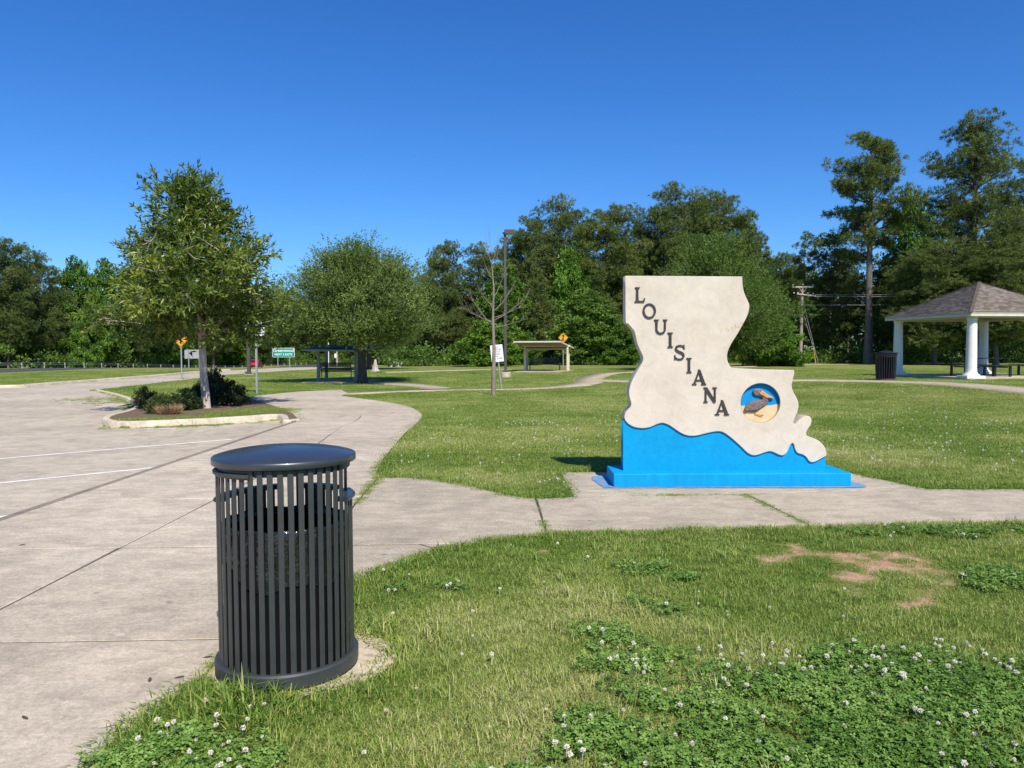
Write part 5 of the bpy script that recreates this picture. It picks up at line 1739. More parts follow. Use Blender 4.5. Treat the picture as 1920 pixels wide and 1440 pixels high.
# deciduous variants (about 12 m)
decs = []
decs.append(build_tree(21, 12, 0.20, 1.8, P([(0, 2.4), (0.2, 3.6), (0.45, 3.7), (0.7, 2.9), (0.9, 1.6), (1, 0.7)]), 80, 38, 0.75, 0.95, 22, 6, 0.30, 0.17, 0.35, up=0.2, flat=0.65, leaf_spread=0.9, droop=0.06))
decs.append(build_tree(22, 12, 0.18, 1.0, P([(0, 1.8), (0.2, 2.7), (0.45, 2.6), (0.7, 1.8), (0.9, 0.9), (1, 0.35)]), 84, 42, 0.62, 0.85, 22, 6, 0.28, 0.16, 0.32, up=0.25, flat=0.7, leaf_spread=0.9))
decs.append(build_tree(23, 7, 0.14, 0.4, P([(0, 2.6), (0.2, 3.4), (0.5, 3.1), (0.8, 2.0), (1, 0.8)]), 70, 26, 0.62, 0.8, 22, 6, 0.28, 0.16, 0.3, up=0.1, flat=0.5, leaf_spread=0.9, droop=0.1))
shr = build_tree(24, 3.2, 0.06, 0.1, P([(0, 1.6), (0.3, 2.0), (0.6, 1.7), (0.85, 1.0), (1, 0.4)]), 36, 30, 0.5, 0.7, 18, 6, 0.24, 0.13, 0.25, up=0.2, flat=0.7, leaf_spread=0.9)

HT = {id(pines[0]): 22, id(pines[1]): 22, id(pines[2]): 20, id(pines[3]): 19, id(pines[4]): 15, id(cedar): 11, id(decs[0]): 12, id(decs[1]): 12, id(decs[2]): 7, id(shr): 3.2}
WD = {id(pines[0]): 10.0, id(pines[1]): 10.4, id(pines[2]): 9.8, id(pines[3]): 9.2, id(pines[4]): 4.0, id(cedar): 5.6, id(decs[0]): 8.4, id(decs[1]): 6.2, id(decs[2]): 7.8, id(shr): 4.6}
def forest_tree(ms, px, top, d, wpx, label, color=(1, 1, 1), name=None, rz=None):
    x = AT(px, 660, d).x
    gz = tz(x, d) - 0.1
    h = AT(px, top, d).z - gz - 0.028 * (AT(px, top, d).z - gz) - 0.25
    s = h / HT[id(ms)]
    w = wpx * d / F_PX
    sxy = w / WD[id(ms)]
    pine = any(ms is p for p in pines) or ms is cedar
    nm = name or ('pine_tree' if pine else 'deciduous_tree')
    mats = ('bark_pine', 'pine_leaf') if pine else ('bark_dark', 'dec_leaf')
    t = put_tree(nm, ms, Vector((x, d, gz)), label, 'tree' if ms is not shr else 'bush', mats, None, s, (px * 0.37) % 6.28 if rz is None else rz, color, sxy)
    return t
P0, P1, P2, P3, P4 = pines
D0, D1, D2 = decs
br = (1.25, 1.3, 1.0)
# right side
forest_tree(P0, 1627, 238, 74, 205, 'tall pine with long bare trunk left of the gazebo roof', rz=0.5)
forest_tree(P1, 1822, 213, 72, 215, 'tallest pine, dense crown rising above the gazebo roof peak', rz=2.0)
forest_tree(P1, 1935, 300, 76, 190, 'tall pine cut by the right picture edge', rz=4.0)
forest_tree(P2, 1752, 452, 69, 190, 'lower dark pine between the two tall pines')
forest_tree(P3, 1868, 455, 67, 190, 'bushy pine directly behind the gazebo roof')
forest_tree(P3, 1680, 470, 79, 120, 'small dark pine just right of the bare pine trunk', (0.85, 0.9, 0.9))
forest_tree(D0, 1705, 365, 90, 120, 'bright leafy tree showing between the two tall pines', (1.0, 1.1, 1.0))
forest_tree(P4, 1505, 428, 84, 52, 'slender pine with small top behind the utility pole')
forest_tree(P2, 1562, 440, 83, 120, 'dark pine left of the tall bare-trunked pine', (0.8, 0.85, 0.85))
forest_tree(P3, 1462, 470, 92, 110, 'dark pine top between broad tree and slender pine', (0.9, 0.95, 0.9))
forest_tree(P1, 2050, 260, 78, 220, 'tall pine beyond the right picture edge')
forest_tree(P2, 2170, 330, 80, 220, 'second pine beyond the right picture edge')
forest_tree(P3, 2290, 300, 82, 230, 'third pine beyond the right picture edge')
forest_tree(D2, 1448, 588, 66, 130, 'low bright green layered tree right of the state sign', br)
# centre
forest_tree(P2, 1050, 368, 90, 130, 'tall rounded pine above the tan shelter')
forest_tree(P3, 1137, 382, 88, 165, 'wide pine just left of the state sign top', (1.1, 1.08, 1.0))
forest_tree(P1, 1005, 402, 93, 130, 'pine with its top just right of the lamp head', (0.9, 0.95, 0.9))
forest_tree(P3, 965, 432, 96, 100, 'shorter pine behind the lamp head', (0.85, 0.9, 0.9))
forest_tree(P3, 1187, 418, 97, 90, 'dark pine in the dip above the state sign left corner', (0.85, 0.9, 0.9))
forest_tree(P2, 1272, 345, 90, 165, 'high round pine crown above the sign, left of the pair', (1.0, 1.0, 1.0))
forest_tree(P3, 1345, 353, 91, 150, 'high round pine crown above the sign, right of the pair', (1.0, 1.02, 0.95))
forest_tree(P1, 1392, 408, 95, 120, 'pine on right shoulder of the crowns above the sign', (0.9, 0.95, 0.9))
forest_tree(P4, 1422, 432, 94, 60, 'small thin pine at right foot of the high crowns')
forest_tree(P3, 1232, 388, 94, 110, 'pine on left shoulder of the crowns above the sign', (0.85, 0.9, 0.9))
forest_tree(P3, 832, 448, 92, 82, 'left pine of the pair behind the bare sapling')
forest_tree(P2, 897, 456, 93, 108, 'right pine of the pair behind the bare sapling', (0.92, 0.95, 0.92))
forest_tree(P2, 795, 512, 99, 90, 'lower pine at right edge of the broad oak crown', (0.9, 0.95, 0.9))
forest_tree(D1, 942, 492, 78, 105, 'bright green conical tree behind the lamp post', (1.15, 1.2, 1.0))
forest_tree(D2, 912, 598, 73, 125, 'low bright leafy tree behind the white leaning notice', br)
forest_tree(cedar, 1004, 498, 80, 92, 'dark cone-shaped cedar left of the tan shelter', (1.0, 1.0, 1.0), 'cedar_tree')
forest_tree(D1, 1102, 540, 76, 120, 'pale green leafy tree behind the tan shelter', (1.45, 1.35, 1.6))
forest_tree(D2, 1165, 598, 75, 105, 'dense leafy tree at the left edge of the state sign', (1.0, 1.1, 0.9))
forest_tree(D0, 1070, 462, 85, 95, 'vivid green tree squeezed between the centre pines', (1.15, 1.3, 1.0))
forest_tree(D2, 985, 620, 76, 70, 'leafy bush-like tree between lamp post and tan shelter', br)
# left wall of wood
forest_tree(P3, 15, 446, 81, 110, 'dark pine at the left picture edge', (0.9, 0.92, 0.95))
forest_tree(P2, 72, 468, 87, 105, 'dark pine second from the left picture edge', (0.85, 0.9, 0.9))
forest_tree(P2, -45, 440, 79, 120, 'dark pine beyond the left picture edge')
forest_tree(P3, -150, 440, 74, 130, 'second dark pine beyond the left picture edge')
forest_tree(P2, -260, 430, 70, 140, 'third dark pine beyond the left picture edge')
forest_tree(D0, 148, 488, 94, 100, 'bright leafy tree left of the young oak, next to dark pines', (1.1, 1.2, 1.0))
forest_tree(D0, 203, 492, 101, 90, 'leafy tree at left edge of the young oak crown', (0.95, 1.05, 0.9), rz=3.0)
forest_tree(D2, 165, 585, 88, 80, 'low bright tree above the cable fence on the left', br)
forest_tree(P3, 262, 505, 106, 95, 'dark pine behind left half of young oak crown', (0.9, 0.92, 0.92))
forest_tree(D0, 325, 520, 116, 90, 'leafy tree hidden behind young oak crown', (0.9, 1.0, 0.9), rz=1.0)
forest_tree(P3, 400, 530, 128, 90, 'dark pine behind young oak trunk', (0.9, 0.92, 0.92))
forest_tree(D1, 445, 560, 138, 70, 'leafy tree behind the brown lamp post', (0.95, 1.05, 0.9))
forest_tree(P2, 505, 548, 150, 75, 'far pine above the green road sign', (0.9, 0.95, 0.9))
forest_tree(P3, 560, 556, 158, 80, 'far pine between young oak and broad oak', (0.85, 0.9, 0.9))
forest_tree(P2, 620, 562, 160, 85, 'far pine behind left half of broad oak')
forest_tree(P3, 690, 560, 158, 85, 'far pine behind the broad oak trunk', (0.85, 0.9, 0.9))
forest_tree(D0, 745, 570, 150, 80, 'far leafy tree behind silver tank and white cabinet', (0.9, 1.0, 0.9))
forest_tree(P2, 790, 560, 138, 80, 'far pine right of silver tank', (0.85, 0.9, 0.9))

# deep wood behind the edge trees and low growth along its foot
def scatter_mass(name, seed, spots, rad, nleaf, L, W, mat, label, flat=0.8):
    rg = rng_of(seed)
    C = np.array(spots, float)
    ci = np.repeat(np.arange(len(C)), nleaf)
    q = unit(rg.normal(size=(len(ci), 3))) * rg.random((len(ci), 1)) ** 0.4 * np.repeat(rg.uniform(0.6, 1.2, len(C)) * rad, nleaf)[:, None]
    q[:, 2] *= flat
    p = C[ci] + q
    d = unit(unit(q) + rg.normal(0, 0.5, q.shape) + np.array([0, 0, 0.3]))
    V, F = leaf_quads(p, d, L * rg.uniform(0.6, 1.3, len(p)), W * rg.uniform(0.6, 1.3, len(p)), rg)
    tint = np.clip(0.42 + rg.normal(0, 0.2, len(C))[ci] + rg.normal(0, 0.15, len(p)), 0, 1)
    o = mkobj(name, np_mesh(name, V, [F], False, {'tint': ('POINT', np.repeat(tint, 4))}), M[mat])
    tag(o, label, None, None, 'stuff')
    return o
rg = rng_of(77)
spots = []
for _ in range(1500):        # centre and right
    x = rg.uniform(-16, 95); y = rg.uniform(97, 112) - 0.16 * max(0, x - 20)
    z = rg.random() ** 0.8 * (9.0 + 2 * math.sin(x * 0.2)); spots.append((x, y, z + 0.5))
for _ in range(800):         # left wall
    y = rg.uniform(62, 190); x = -59 - rg.uniform(0, 9) + 0.02 * (y - 60)
    spots.append((x, y, tz(x, y) + rg.random() ** 0.8 * 8.5 + 0.5))
for _ in range(650):         # far closing wall
    x = rg.uniform(-62, -8); y = rg.uniform(164, 180)
    spots.append((x, y, tz(x, y) + rg.random() ** 0.8 * 10 + 0.5))
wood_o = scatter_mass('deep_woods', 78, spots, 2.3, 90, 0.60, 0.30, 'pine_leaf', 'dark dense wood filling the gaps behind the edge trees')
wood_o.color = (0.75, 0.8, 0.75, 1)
spots = []
for _ in range(520):
    x = rg.uniform(-14, 80); y = 81 + rg.uniform(-1.5, 9) - 0.14 * max(0, x - 20)
    if 20 < x < 27 and y < 80: continue
    spots.append((x, y, tz(x, y) + rg.random() ** 1.5 * 1.8))
for _ in range(420):
    y = rg.uniform(66, 180); x = -50.5 - rg.uniform(0, 6)
    spots.append((x, y, tz(x, y) + rg.random() ** 1.4 * 2.2))
for _ in range(220):
    x = rg.uniform(-48, -8); y = rg.uniform(150, 163)
    spots.append((x, y, tz(x, y) + rg.random() ** 1.4 * 2.4))
ug = scatter_mass('undergrowth', 79, spots, 0.95, 75, 0.30, 0.16, 'dec_leaf', 'low mixed undergrowth along the foot of the wood')
# slim trunks standing in the wood's dark edge on the right
for k, (px, top, d, r) in enumerate([(1478, 560, 88, .11), (1530, 590, 86, .10), (1541, 600, 85, .09), (1555, 570, 90, .10), (1590, 580, 92, .12), (1648, 560, 86, .12), (1900, 600, 80, .11)]):
    x = AT(px, 660, d).x
    gz = tz(x, d)
    h = AT(px, top, d).z - gz
    o = mkobj('dead_tree', tube_mesh('dead_tree', [(0, 0, -0.2), (0.1 * (k % 3 - 1), 0, h * 0.5), (0.15 * (k % 2), 0, h)], [r, r * 0.9, r * 0.7], 7), M['bark_dead'], None, (x, d, gz))
    tag(o, ['slim pale trunk right behind the utility pole', 'first slim trunk right of the utility pole', 'second slim trunk right of the utility pole', 'third slim trunk right of the utility pole', 'slim trunk just left of the tall bare pine trunk', 'slim trunk just right of the tall bare pine trunk', 'slim trunk seen under the gazebo roof at right'][k], 'tree trunk')

# bare sapling
b0 = GT(925, 740); ps = b0.y / F_PX
sap = empty('bare_sapling', b0); tag(sap, 'leafless young tree with thin upswept branches on the lawn', 'tree')
Hs = 285 * ps
rg = rng_of(909)
polys = []
tp = np.array([(0, 0, -0.1), (0.01, 0, 0.6), (0.03, 0, Hs * 0.3), (0.0, 0, Hs * 0.5), (0.03, 0, Hs * 0.7), (-0.03, 0, Hs * 0.85), (-0.16, 0, Hs * 0.93), (-0.33, 0, Hs)])
mkobj('trunk', np_mesh('trunk', *(lambda v, f: (v, [f]))(*tubes_np([(tp, np.array([0.085, 0.072, 0.056, 0.042, 0.028, 0.017, 0.010, 0.004]))], 8)), True), M['bark_dead'], sap)
def sap_branch(z, dx, dy, dz, r):
    c = np.array([(0, 0, z), (dx * 0.35, dy * 0.4, z + dz * 0.25), (dx * 0.7, dy * 0.8, z + dz * 0.62), (dx, dy, z + dz)])
    pl = [(c, np.array([r, r * 0.7, r * 0.45, r * 0.15]))]
    for k in range(9):
        t = rg.uniform(0.25, 0.97)
        q = np.array([np.interp(t * 3, range(4), c[:, j]) for j in range(3)])
        e = q + np.array([dx, dy, dz]) * rg.uniform(0.08, 0.26) + rg.normal(0, 0.10, 3) + np.array([0, 0, 0.10])
        m_ = (q + e) / 2 + rg.normal(0, 0.03, 3)
        pl.append((np.array([q, m_, e]), np.array([r * 0.35, r * 0.2, r * 0.07])))
        e2 = m_ + rg.normal(0, 0.09, 3) + np.array([0, 0, 0.08])
        pl.append((np.array([m_, e2]), np.array([r * 0.18, r * 0.06])))
    v, f = tubes_np(pl, 4)
    mkobj('branch', np_mesh('branch', v, [f], True), M['bark_dead'], sap)
pz = lambda y: (740 - y) * ps
for (y0, y1, x1, dy, r) in [(585, 520, 48, 0.3, .018), (602, 556, 66, -0.2, .020), (596, 570, 60, 0.5, .015), (615, 598, 62, 0.1, .016), (610, 556, -42, 0.2, .018), (604, 575, -58, -0.3, .015), (575, 535, -30, 0.3, .013), (560, 500, 26, 0.2, .013), (505, 462, 12, 0.2, .010), (500, 448, -12, -0.2, .009), (525, 480, -20, 0.2, .010), (540, 495, 20, -0.3, .010), (480, 435, -8, 0.1, .008), (490, 450, 10, 0.2, .008)]:
    sap_branch(pz(y0), x1 * ps, dy, (y0 - y1) * ps, r)

# shrubs in the island bed
sb = [build_tree(401 + k, 1.0, 0.02, 0.03, P([(0, 0.42), (0.3, 0.56), (0.6, 0.52), (0.85, 0.36), (1, 0.14)]), 46, 35, 0.17, 0.2, 14, 7, 0.070, 0.034, 0.08, up=0.35, flat=0.85, leaf_spread=0.9, limb_min=0.05) for k in range(2)]
for px, py, w, h, label, col, v in [(272, 766, 34, 36, 'round dark shrub at left end of the island bed', (0.45, 0.5, 0.5), 0), (300, 776, 46, 34, 'pale green low shrub left of tan dry grass tuft', (1.35, 1.3, 1.2), 1), (347, 770, 50, 36, 'pale green shrub left of young oak trunk', (1.25, 1.25, 1.0), 0), (373, 760, 34, 38, 'small dark shrub touching young oak trunk', (0.5, 0.55, 0.5), 1), (434, 762, 56, 42, 'round dark shrub right of young oak trunk', (0.45, 0.5, 0.45), 0), (402, 757, 50, 58, 'taller loose dark shrub right behind young oak trunk', (0.75, 0.8, 0.65), 1)]:
    g0 = GT(px, py); s = g0.y / F_PX
    t = put_tree('shrub', sb[v], g0, label, 'shrub', ('bark_dark', 'shrub_leaf'), 'shrubs in the island bed', h * s, px * 0.7, col, w * s / 1.15)
# dry tuft
rg = rng_of(55)
n = 700
a = rg.uniform(0, 6.28, n); r = rg.random(n) ** 0.5 * 0.16
p = np.column_stack([r * np.cos(a), r * np.sin(a), np.zeros(n)])
d = unit(np.column_stack([np.cos(a) * (0.3 + r * 4), np.sin(a) * (0.3 + r * 4), rg.uniform(0.6, 1.2, n)]))
V, F = leaf_quads(p, d, rg.uniform(0.20, 0.36, n), 0.010, rg)
o = mkobj('grass_tuft', np_mesh('grass_tuft', V, [F], False, {'tint': ('POINT', np.repeat(rg.random(n), 4))}), M['dry_leaf'], None, GT(317, 778))
tag(o, 'tan dry ornamental grass tuft among the island shrubs', 'grass tuft')
# ------------------------------------------------------------------ grass, clover, flowers (instanced clumps)
def grass_mat(name, ramp_stops, trans=0.3, rough=0.6):
    m = bpy.data.materials.new(name); m.use_nodes = True
    nt = m.node_tree; b = nt.nodes['Principled BSDF']; out = nt.nodes['Material Output']
    at = N(nt, 'ShaderNodeAttribute', attribute_name='bt')
    it = N(nt, 'ShaderNodeAttribute', attribute_name='tint'); it.attribute_type = 'INSTANCER'
    f = math_n(nt, 'ADD', math_n(nt, 'MULTIPLY', at.outputs['Fac'], 0.72), math_n(nt, 'MULTIPLY', it.outputs['Fac'], 0.58))
    f = math_n(nt, 'SUBTRACT', f, 0.08)
    c = ramp(nt, f, ramp_stops)
    nt.links.new(c, b.inputs['Base Color'])
    b.inputs['Roughness'].default_value = rough
    b.inputs['Specular IOR Level'].default_value = 0.25
    tr = N(nt, 'ShaderNodeBsdfTranslucent'); nt.links.new(c, tr.inputs['Color'])
    mx = N(nt, 'ShaderNodeMixShader'); mx.inputs[0].default_value = trans
    nt.links.new(b.outputs[0], mx.inputs[1]); nt.links.new(tr.outputs[0], mx.inputs[2])
    nt.links.new(mx.outputs[0], out.inputs['Surface'])
    return m
M['grass'] = grass_mat('grass blades', [(0.0, (0.080, 0.175, 0.018)), (0.35, (0.200, 0.310, 0.040)), (0.62, (0.375, 0.415, 0.105)), (0.85, (0.50, 0.50, 0.17)), (1.0, (0.62, 0.56, 0.28))])
M['clover'] = grass_mat('clover leaves', [(0.0, (0.062, 0.140, 0.018)), (0.5, (0.140, 0.262, 0.040)), (1.0, (0.29, 0.42, 0.10))], 0.25, 0.5)
M['flower'] = grass_mat('clover flowers', [(0.0, (0.48, 0.33, 0.22)), (0.35, (0.70, 0.62, 0.48)), (1.0, (0.88, 0.84, 0.70))], 0.2, 0.7)

def clump_blades(seed, n, rad, h, w, lean=0.6):
    rg = rng_of(seed)
    a = rg.uniform(0, 6.28, n); r = rg.random(n) ** 0.5 * rad
    base = np.column_stack([r * np.cos(a), r * np.sin(a), np.full(n, -0.008)])
    dirh = rg.uniform(0, 6.28, n)
    ln = rg.uniform(0.5, 1.15, n) * h
    le = rg.uniform(0.1, 1.0, n) ** 0.8 * lean
    hd = np.column_stack([np.cos(dirh), np.sin(dirh), np.zeros(n)])
    sd = np.column_stack([-np.sin(dirh), np.cos(dirh), np.zeros(n)]) 
    up = np.array([0, 0, 1.0])
    ww = (w * rg.uniform(0.7, 1.3, n))[:, None]
    mid = base + up * (ln * 0.55)[:, None] * (1 - 0.3 * le[:, None]) + hd * (ln * 0.3 * le)[:, None]
    tip = base + up * (ln * (1 - 0.55 * le))[:, None] + hd * (ln * 0.95 * le)[:, None]
    V = np.stack([base - sd * ww / 2, base + sd * ww / 2, mid + sd * ww * 0.42, mid - sd * ww * 0.42, tip], 1).reshape(-1, 3)
    i = np.arange(n) * 5
    F4 = np.column_stack([i, i + 1, i + 2, i + 3]); F3 = np.column_stack([i + 3, i + 2, i + 4])
    bt = np.repeat(np.clip(rg.random(n) ** 1.3, 0, 1), 5)
    return np_mesh('blades', V, [F4, F3], False, {'bt': ('POINT', bt)})

def clump_clover(seed, n, rad):
    rg = rng_of(seed)
    Vs, Fs, bt = [], [], []
    off = 0
    for k in range(n):
        a = rg.uniform(0, 6.28); r = rg.random() ** 0.5 * rad
        h = rg.uniform(0.014, 0.050)
        c = np.array([r * math.cos(a), r * math.sin(a), h])
        nrm = unit(np.array([rg.normal(0, 0.35), rg.normal(0, 0.35), 1.0]))
        e1 = unit(np.cross(nrm, [0.3, 1, 0.1])); e2 = np.cross(nrm, e1)
        s = rg.uniform(0.0062, 0.0112); tv = rg.random()
        a0 = rg.uniform(0, 6.28)
        for j in range(3):
            b = a0 + j * 2.094
            def pt(rr, da, dz=0.0):
                return c + (e1 * math.cos(b + da) + e2 * math.sin(b + da)) * rr * s + nrm * dz * s
            Vs += [pt(0.02, 0), pt(0.85, 0.62, 0.12), pt(1.45, 0.36, 0.05), pt(1.35, 0, -0.1), pt(1.45, -0.36, 0.05), pt(0.85, -0.62, 0.12)]
            Fs.append([off, off + 1, off + 2, off + 3]); Fs.append([off, off + 3, off + 4, off + 5])
            bt += [np.clip(tv + rg.normal(0, 0.1), 0, 1)] * 6
            off += 6
        # stem
        q = c * np.array([0.75, 0.75, 0]); sd = np.array([0.001, 0, 0])
        Vs += [q - sd, q + sd, c + sd, c - sd]; Fs.append([off, off + 1, off + 2, off + 3]); bt += [tv] * 4; off += 4
    return np_mesh('clover', np.array(Vs), [np.array(Fs)], False, {'bt': ('POINT', bt)})

def clump_flower(seed):
    rg = rng_of(seed)
    n = 46
    k = np.arange(n)
    ph = np.arccos(1 - 1.75 * (k + 0.5) / n); th = k * 2.39996
    d = np.column_stack([np.sin(ph) * np.cos(th), np.sin(ph) * np.sin(th), np.cos(ph)])
    h = 0.044
    p = d * 0.002 + np.array([0, 0, h])
    V, F = leaf_quads(p, unit(d + rg.normal(0, 0.12, d.shape)), 0.0080 * rg.uniform(0.8, 1.15, n), 0.0040, rg, 0.1)
    bt = np.repeat(np.clip(0.25 + 0.9 * (d[:, 2] * 0.5 + 0.5) + rg.normal(0, 0.1, n), 0, 1), 4)
    sv = np.array([(-0.001, 0, 0), (0.001, 0, 0), (0.001, 0, h), (-0.001, 0, h)])
    V = np.concatenate([V, sv]); F = np.concatenate([F, [[n * 4, n * 4 + 1, n * 4 + 2, n * 4 + 3]]])
    bt = np.concatenate([bt, [0.1] * 4])
    return np_mesh('flower', V, [F], False, {'bt': ('POINT', bt)})

def scatter_object(name, pts, rotz, scl, tint, idx, clumps, label):
    """one object: a point mesh with a geometry-node group that stands a clump on every point"""
    me = bpy.data.meshes.new(name)
    n = len(pts)
    me.vertices.add(n)
    me.vertices.foreach_set('co', np.asarray(pts, np.float32).ravel())
    for nm, vals, ty in (('rz', rotz, 'FLOAT'), ('scl', scl, 'FLOAT'), ('tint', tint, 'FLOAT'), ('idx', idx, 'INT')):
        a = me.attributes.new(nm, ty, 'POINT')
        a.data.foreach_set('value', np.asarray(vals, np.float32 if ty == 'FLOAT' else np.int32))
    me.update()
    o = mkobj(name, me)
    ng = bpy.data.node_groups.new(name, 'GeometryNodeTree')
    ng.interface.new_socket('Geometry', in_out='INPUT', socket_type='NodeSocketGeometry')
    ng.interface.new_socket('Geometry', in_out='OUTPUT', socket_type='NodeSocketGeometry')
    gi = ng.nodes.new('NodeGroupInput'); go = ng.nodes.new('NodeGroupOutput')
    iop = ng.nodes.new('GeometryNodeInstanceOnPoints')
    gti = ng.nodes.new('GeometryNodeGeometryToInstance')
    iop.inputs['Pick Instance'].default_value = True
    for c in clumps[::-1]:
        oi = ng.nodes.new('GeometryNodeObjectInfo')
        oi.inputs['Object'].default_value = c
        ng.links.new(oi.outputs['Geometry'], gti.inputs['Geometry'])
    def attr(nm, ty):
        a = ng.nodes.new('GeometryNodeInputNamedAttribute'); a.data_type = ty
        a.inputs['Name'].default_value = nm
        return a.outputs['Attribute']
    m2p = ng.nodes.new('GeometryNodeMeshToPoints')
    ng.links.new(gi.outputs[0], m2p.inputs['Mesh'])
    ng.links.new(m2p.outputs[0], iop.inputs['Points'])
    ng.links.new(gti.outputs[0], iop.inputs['Instance'])
    ng.links.new(attr('idx', 'INT'), iop.inputs['Instance Index'])
    cx = ng.nodes.new('ShaderNodeCombineXYZ'); ng.links.new(attr('rz', 'FLOAT'), cx.inputs['Z'])
    er = ng.nodes.new('FunctionNodeEulerToRotation'); ng.links.new(cx.outputs[0], er.inputs[0])
    ng.links.new(er.outputs[0], iop.inputs['Rotation'])
    cs = ng.nodes.new('ShaderNodeCombineXYZ')
    sc = attr('scl', 'FLOAT')
    for k in ('X', 'Y', 'Z'): ng.links.new(sc, cs.inputs[k])
    ng.links.new(cs.outputs[0], iop.inputs['Scale'])
    ng.links.new(iop.outputs[0], go.inputs[0])
    md = o.modifiers.new('scatter', 'NODES'); md.node_group = ng
    tag(o, label, None, None, 'stuff')
    return o

def source(name, me, mat):
    me.materials.append(mat)
    return bpy.data.objects.new(name, me)      # never linked: only used as an instance

# clover density map: patches read from the lawn in the photograph
CLOV = [(G(1250, 1430), 0.42, 0.22), (G(1430, 1400), 0.50, 0.26), (G(1640, 1380), 0.60, 0.26), (G(1150, 1215), 0.14, 0.10), (G(1190, 1260), 0.20, 0.14), (G(1270, 1320), 0.30, 0.16), (G(1450, 1290), 0.32, 0.14), (G(1620, 1270), 0.42, 0.13), (G(1790, 1290), 0.30, 0.12), (G(1830, 1420), 0.30, 0.14), (G(1120, 1380), 0.20, 0.16),
        (G(330, 1430), 0.14, 0.08), (G(450, 1425), 0.12, 0.06), (G(1860, 1340), 0.22, 0.12), (G(1890, 1270), 0.2, 0.1), (G(1740, 1000), 0.62, 0.11), (G(1205, 1076), 0.15, 0.08), (G(1265, 1085), 0.12, 0.06), (G(800, 1100), 0.20, 0.09), (G(1890, 1090), 0.24, 0.14), (G(1240, 1140), 0.12, 0.10)]
FLOW = [(G(1000, 800), 1.2, 1.3), (G(1080, 830), 0.8, 0.9), (G(840, 748), 1.8, 0.7), (G(760, 865), 0.5, 0.4), (G(930, 870), 0.9, 0.5), (G(1090, 790), 0.7, 1.2), (G(1760, 850), 1.6, 1.2), (G(1700, 780), 2.4, 2.0), (G(820, 1105), 0.35, 0.14), (G(400, 1400), 0.40, 0.26), (G(520, 1350), 0.35, 0.12), (G(1600, 1250), 0.6, 0.14), (G(1750, 1250), 0.4, 0.15), (G(1030, 905), 0.5, 0.3), (G(300, 1430), 0.3, 0.15)]
def patch_amt(L, x, y, gain=1.4, edge=1.15, nf=2.4):
    d = np.zeros(np.shape(x))
    nz = fnoise(x, y, nf) - 0.5
    nz2 = fnoise(x + 17, y + 3, 9.0)
    for c, rx, ry in L:
        q = np.hypot((x - c[0]) / (rx * 1.15), (y - c[1]) / (ry * 1.6))
        d = np.maximum(d, np.clip((edge - q - nz * 2.2 - (nz2 - 0.5) * 1.2) * gain, 0, 1))
    return d
def clover_amt(x, y):
    return patch_amt(CLOV, x, y, 0.62, 1.4)

def in_view(x, y, m=1.6):
    return (y > 1.2) & (np.abs(x) < 0.74 * y + m)
rg = rng_of(1234)
def field(n, y0, y1, half):
    y = rg.uniform(y0, y1, n); x = rg.uniform(-half, half, n)
    k = in_view(x, y)
    x, y = x[k], y[k]
    k = ~on_hard(x, y) & ~inpoly(BED, x, y)
    return x[k], y[k]
def lawn_points(n, y0, y1, half, dens=1.0):
    x, y = field(n, y0, y1, half)
    dr = dirt_amt(x, y); cl = clover_amt(x, y)
    keep = rg.random(len(x)) > np.maximum(dr * 0.90, cl * 0.45)
    x, y = x[keep], y[keep]
    big = fnoise(x, y, 0.55); sm = fnoise(x + 31, y + 7, 2.2)
    edge = np.minimum(polydist(WALK, x, y, True), polydist(pad_pts, x, y, True))
    t = 0.33 + 1.5 * (big - 0.5) + 0.9 * (sm - 0.5) + 0.16 * np.exp(-np.hypot((x + 0.2) / 0.8, (y - 4.0) / 0.9)) - 0.06 * sstep(14, 24, y)
    t -= 0.30 * np.exp(-edge / 0.25) * (y < 12)
    t -= 0.18 * clover_amt(x, y)
    t += 0.22 * np.clip(dirt_amt(x, y) * 2, 0, 1) 
    t = np.clip(t + rg.normal(0, 0.10, len(x)), 0, 1)
    return x, y, t, edge, sm
near_src = [source('blade_clump', clump_blades(500 + k, 64, 0.090, 0.046, 0.0032, 1.35), M['grass']) for k in range(5)] + [source('blade_tuft', clump_blades(510, 34, 0.05, 0.085, 0.0036, 0.8), M['grass']), source('blade_tuft', clump_blades(511, 26, 0.04, 0.10, 0.0034, 1.0), M['grass'])]
far_src = [source('blade_clump_wide', clump_blades(520 + k, 80, 0.27, 0.050, 0.0078, 1.3), M['grass']) for k in range(4)]
# near lawn
xs_, ys_, ts_, ss_ = [], [], [], []
for (n, y0, y1, half) in ((40000, 1.2, 4.2, 4.7), (48000, 4.2, 7.2, 6.9), (40000, 7.2, 11.5, 10)):
    x, y, t, e, sm = lawn_points(n, y0, y1, half)
    s = (0.55 + 0.75 * sm) * rg.uniform(0.75, 1.3, len(x)) + 0.55 * np.exp(-e / 0.10)
    near_can = np.exp(-np.hypot(x - (can_xy[0] - 0.03), y - (can_xy[1] - 0.47)) / 0.14)
    s = s + 1.6 * near_can
    s = s * np.where(dirt_amt(x, y) > 0.2, 0.6, 1.0)
    xs_.append(x); ys_.append(y); ts_.append(np.clip(t - 0.25 * near_can, 0, 1)); ss_.append(s)
x = np.concatenate(xs_); y = np.concatenate(ys_); t = np.concatenate(ts_); s = np.concatenate(ss_)
scatter_object('lawn_grass', np.column_stack([x, y, terrain(x, y) - 0.010]), rg.uniform(0, 6.28, len(x)), s, t, np.where(rg.random(len(x)) < 0.045, rg.integers(5, 7, len(x)), rg.integers(0, 5, len(x))), near_src, 'short patchy green and straw-tipped lawn grass')
